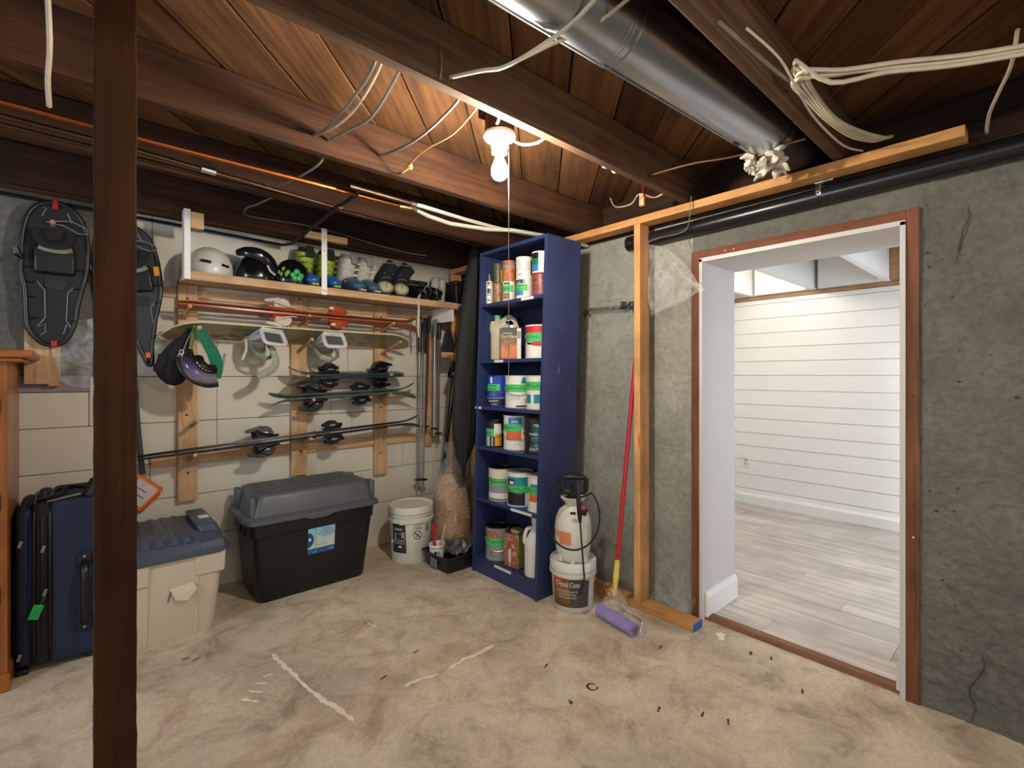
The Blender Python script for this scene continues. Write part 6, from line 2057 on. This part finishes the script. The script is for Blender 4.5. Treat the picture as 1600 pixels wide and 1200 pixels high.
def catmull(P, n=3, closed=True):
    out = []
    k = len(P)
    for i in range(k):
        p0, p1, p2, p3 = (Vector((*P[(i + j) % k], 0)) for j in (-1, 0, 1, 2))
        for q in range(n):
            u = q / n
            out.append(.5 * ((2 * p1) + (-p0 + p2) * u + (2 * p0 - 5 * p1 + 4 * p2 - p3) * u * u + (-p0 + 3 * p1 - 3 * p2 + p3) * u ** 3))
    return out


def snowshoe(label, loc, rot, deck, clip, sw=1.0, tail=0.0):
    t = thing('snowshoe', label, 'snowshoe', loc, 0, 'snowshoes hung on the wall')
    t.rotation_euler = rot
    P = [(u * sw * (1 - tail * max(0, .3 - v) / .3 * .8), v - tail * .05 * (1 if v < .03 else 0)) for u, v in OUT]
    C = catmull(P)
    B().tube([(p.x, 0, p.y) for p in C], .0105, 8, closed=True).build('frame', M_SFR, t, smooth=60)
    b = B()
    inner = [(p.x * .93, (p.y - .34) * .97 + .34) for p in C]
    b.v = [Vector((x, .004, z)) for x, z in inner] + [Vector((x, -.001, z)) for x, z in inner]
    k = len(inner)
    b.f = [tuple(range(k - 1, -1, -1)), tuple(range(k, 2 * k))] + [(i, (i + 1) % k, k + (i + 1) % k, k + i) for i in range(k)]
    b.m = [0] * len(b.f)
    b.build('deck', deck, t, smooth=0)
    B().box(-.055, -.006, .50, .06, -.001, .56).build('toe_hole', M_BLK, t, bev=.002)
    # binding: heel cradle, side wings, straps
    B().tube([(-.06, -.03, .55), (-.055, -.045, .50), (-.03, -.05, .475), (.03, -.05, .475), (.055, -.045, .50), (.06, -.03, .55)], [(.008, .02)] * 6, 8).build('binding_wing', M_FAB, t)
    h = B().box(-.075, -.03, .34, .075, -.004, .475).build('harness', M_BLK, t, bev=.012)
    B().tube([(-.055, -.03, .465), (-.02, -.045, .45), (.03, -.045, .45), (.06, -.03, .465)], [(.004, .014)] * 4, 6).build('harness_strap', M_CABLEG, h)
    B().tube([(-.11, -.02, .40), (-.128, -.035, .42), (-.135, -.04, .445)], [.01, .016, .012], 8).build('ratchet', M_BLK, h)
    B().prism([(-.035, .275), (.03, .265), (.045, .31), (-.038, .325)], .002, .008, Matrix(((1, 0, 0, 0), (0, 0, -1, 0), (0, 1, 0, 0), (0, 0, 0, 1)))).build('crampon_plate', M_SFR, t)
    for (pts) in ([(-.062, .30), (-.036, .26), (-.034, .13), (-.06, .09)], [(.066, .285), (.045, .255), (.04, .12), (.058, .09)], [(-.06, .085), (-.034, .1), (-.034, .06), (-.05, .045)], [(.04, .10), (.06, .085), (.045, .05), (.03, .055), (.04, .10)],
                  [(-.045, .655), (-.03, .655), (-.045, .615)], [(.045, .645), (.06, .60)]):
        B().tube([(x, -.004, z) for x, z in pts], .0022, 5).build('deck_line', M_GSTRIP, t)
    for x, z in ((-.085, .365), (-.08, .295), (-.075, .225), (-.07, .125), (.085, .37), (.075, .28), (.065, .12)):
        s = 1 if x > 0 else -1
        B().tube([(x + s * .018, -.006, z), (x - s * .008, -.006, z)], (.009, .003), 8).build('lacing_tab', M_SFR, t)
    B().box(-.009, -.014, .655, .011, .0, .70).build('front_clip', clip, t, bev=.003)
    B().box(-.014, -.014, -.008, .008, .0, .022).build('tail_clip', clip, t, bev=.003)
    B().tube([(-.03, -.02, .585), (.0, -.035, .59), (.06, -.045, .60), (.115, -.04, .575), (.12, -.04, .55), (.085, -.04, .545), (.03, -.03, .578), (-.01, -.02, .58)], .0032, 6, closed=True).build('hanging_cord', M_CABLEG, t)
    return t


snowshoe('black snowshoe with red clips on the grey wall above the cabinet', (-.078, 3.225, 1.398), (0, 0, 0), M_DECK, M_RCLIP)
snowshoe('charcoal snowshoe hung close against the wall behind its mate, by the post', (.175, 3.285, 1.37), (0, 0, .05), M_DECK, M_ORNG, .9)
ss = snowshoe('charcoal snowshoe with amber clip and pointed tail, half hidden by the post', (.288, 3.21, 1.352), (0, math.radians(-8.5), -.2), M_DECKG, M_ORNG, .92, .9)
B().box(.085, -.014, .42, .112, .002, .47).build('amber_clip', plain('amber clip', '#d08a1e', .4), ss, bev=.003, label='amber plastic strap clip')
for k, (x, z) in enumerate(((-.085, 1.965), (.20, 1.93))):
    o = B().tube([(x, 3.31, z), (x, 3.19, z + .02)], .011, 8).build('wall_peg', M_PEG)
    tag(o, ('pale wooden peg through the snowshoe with red clips', 'pale wooden peg holding the charcoal snowshoes')[k], 'peg', 'snowshoe pegs')
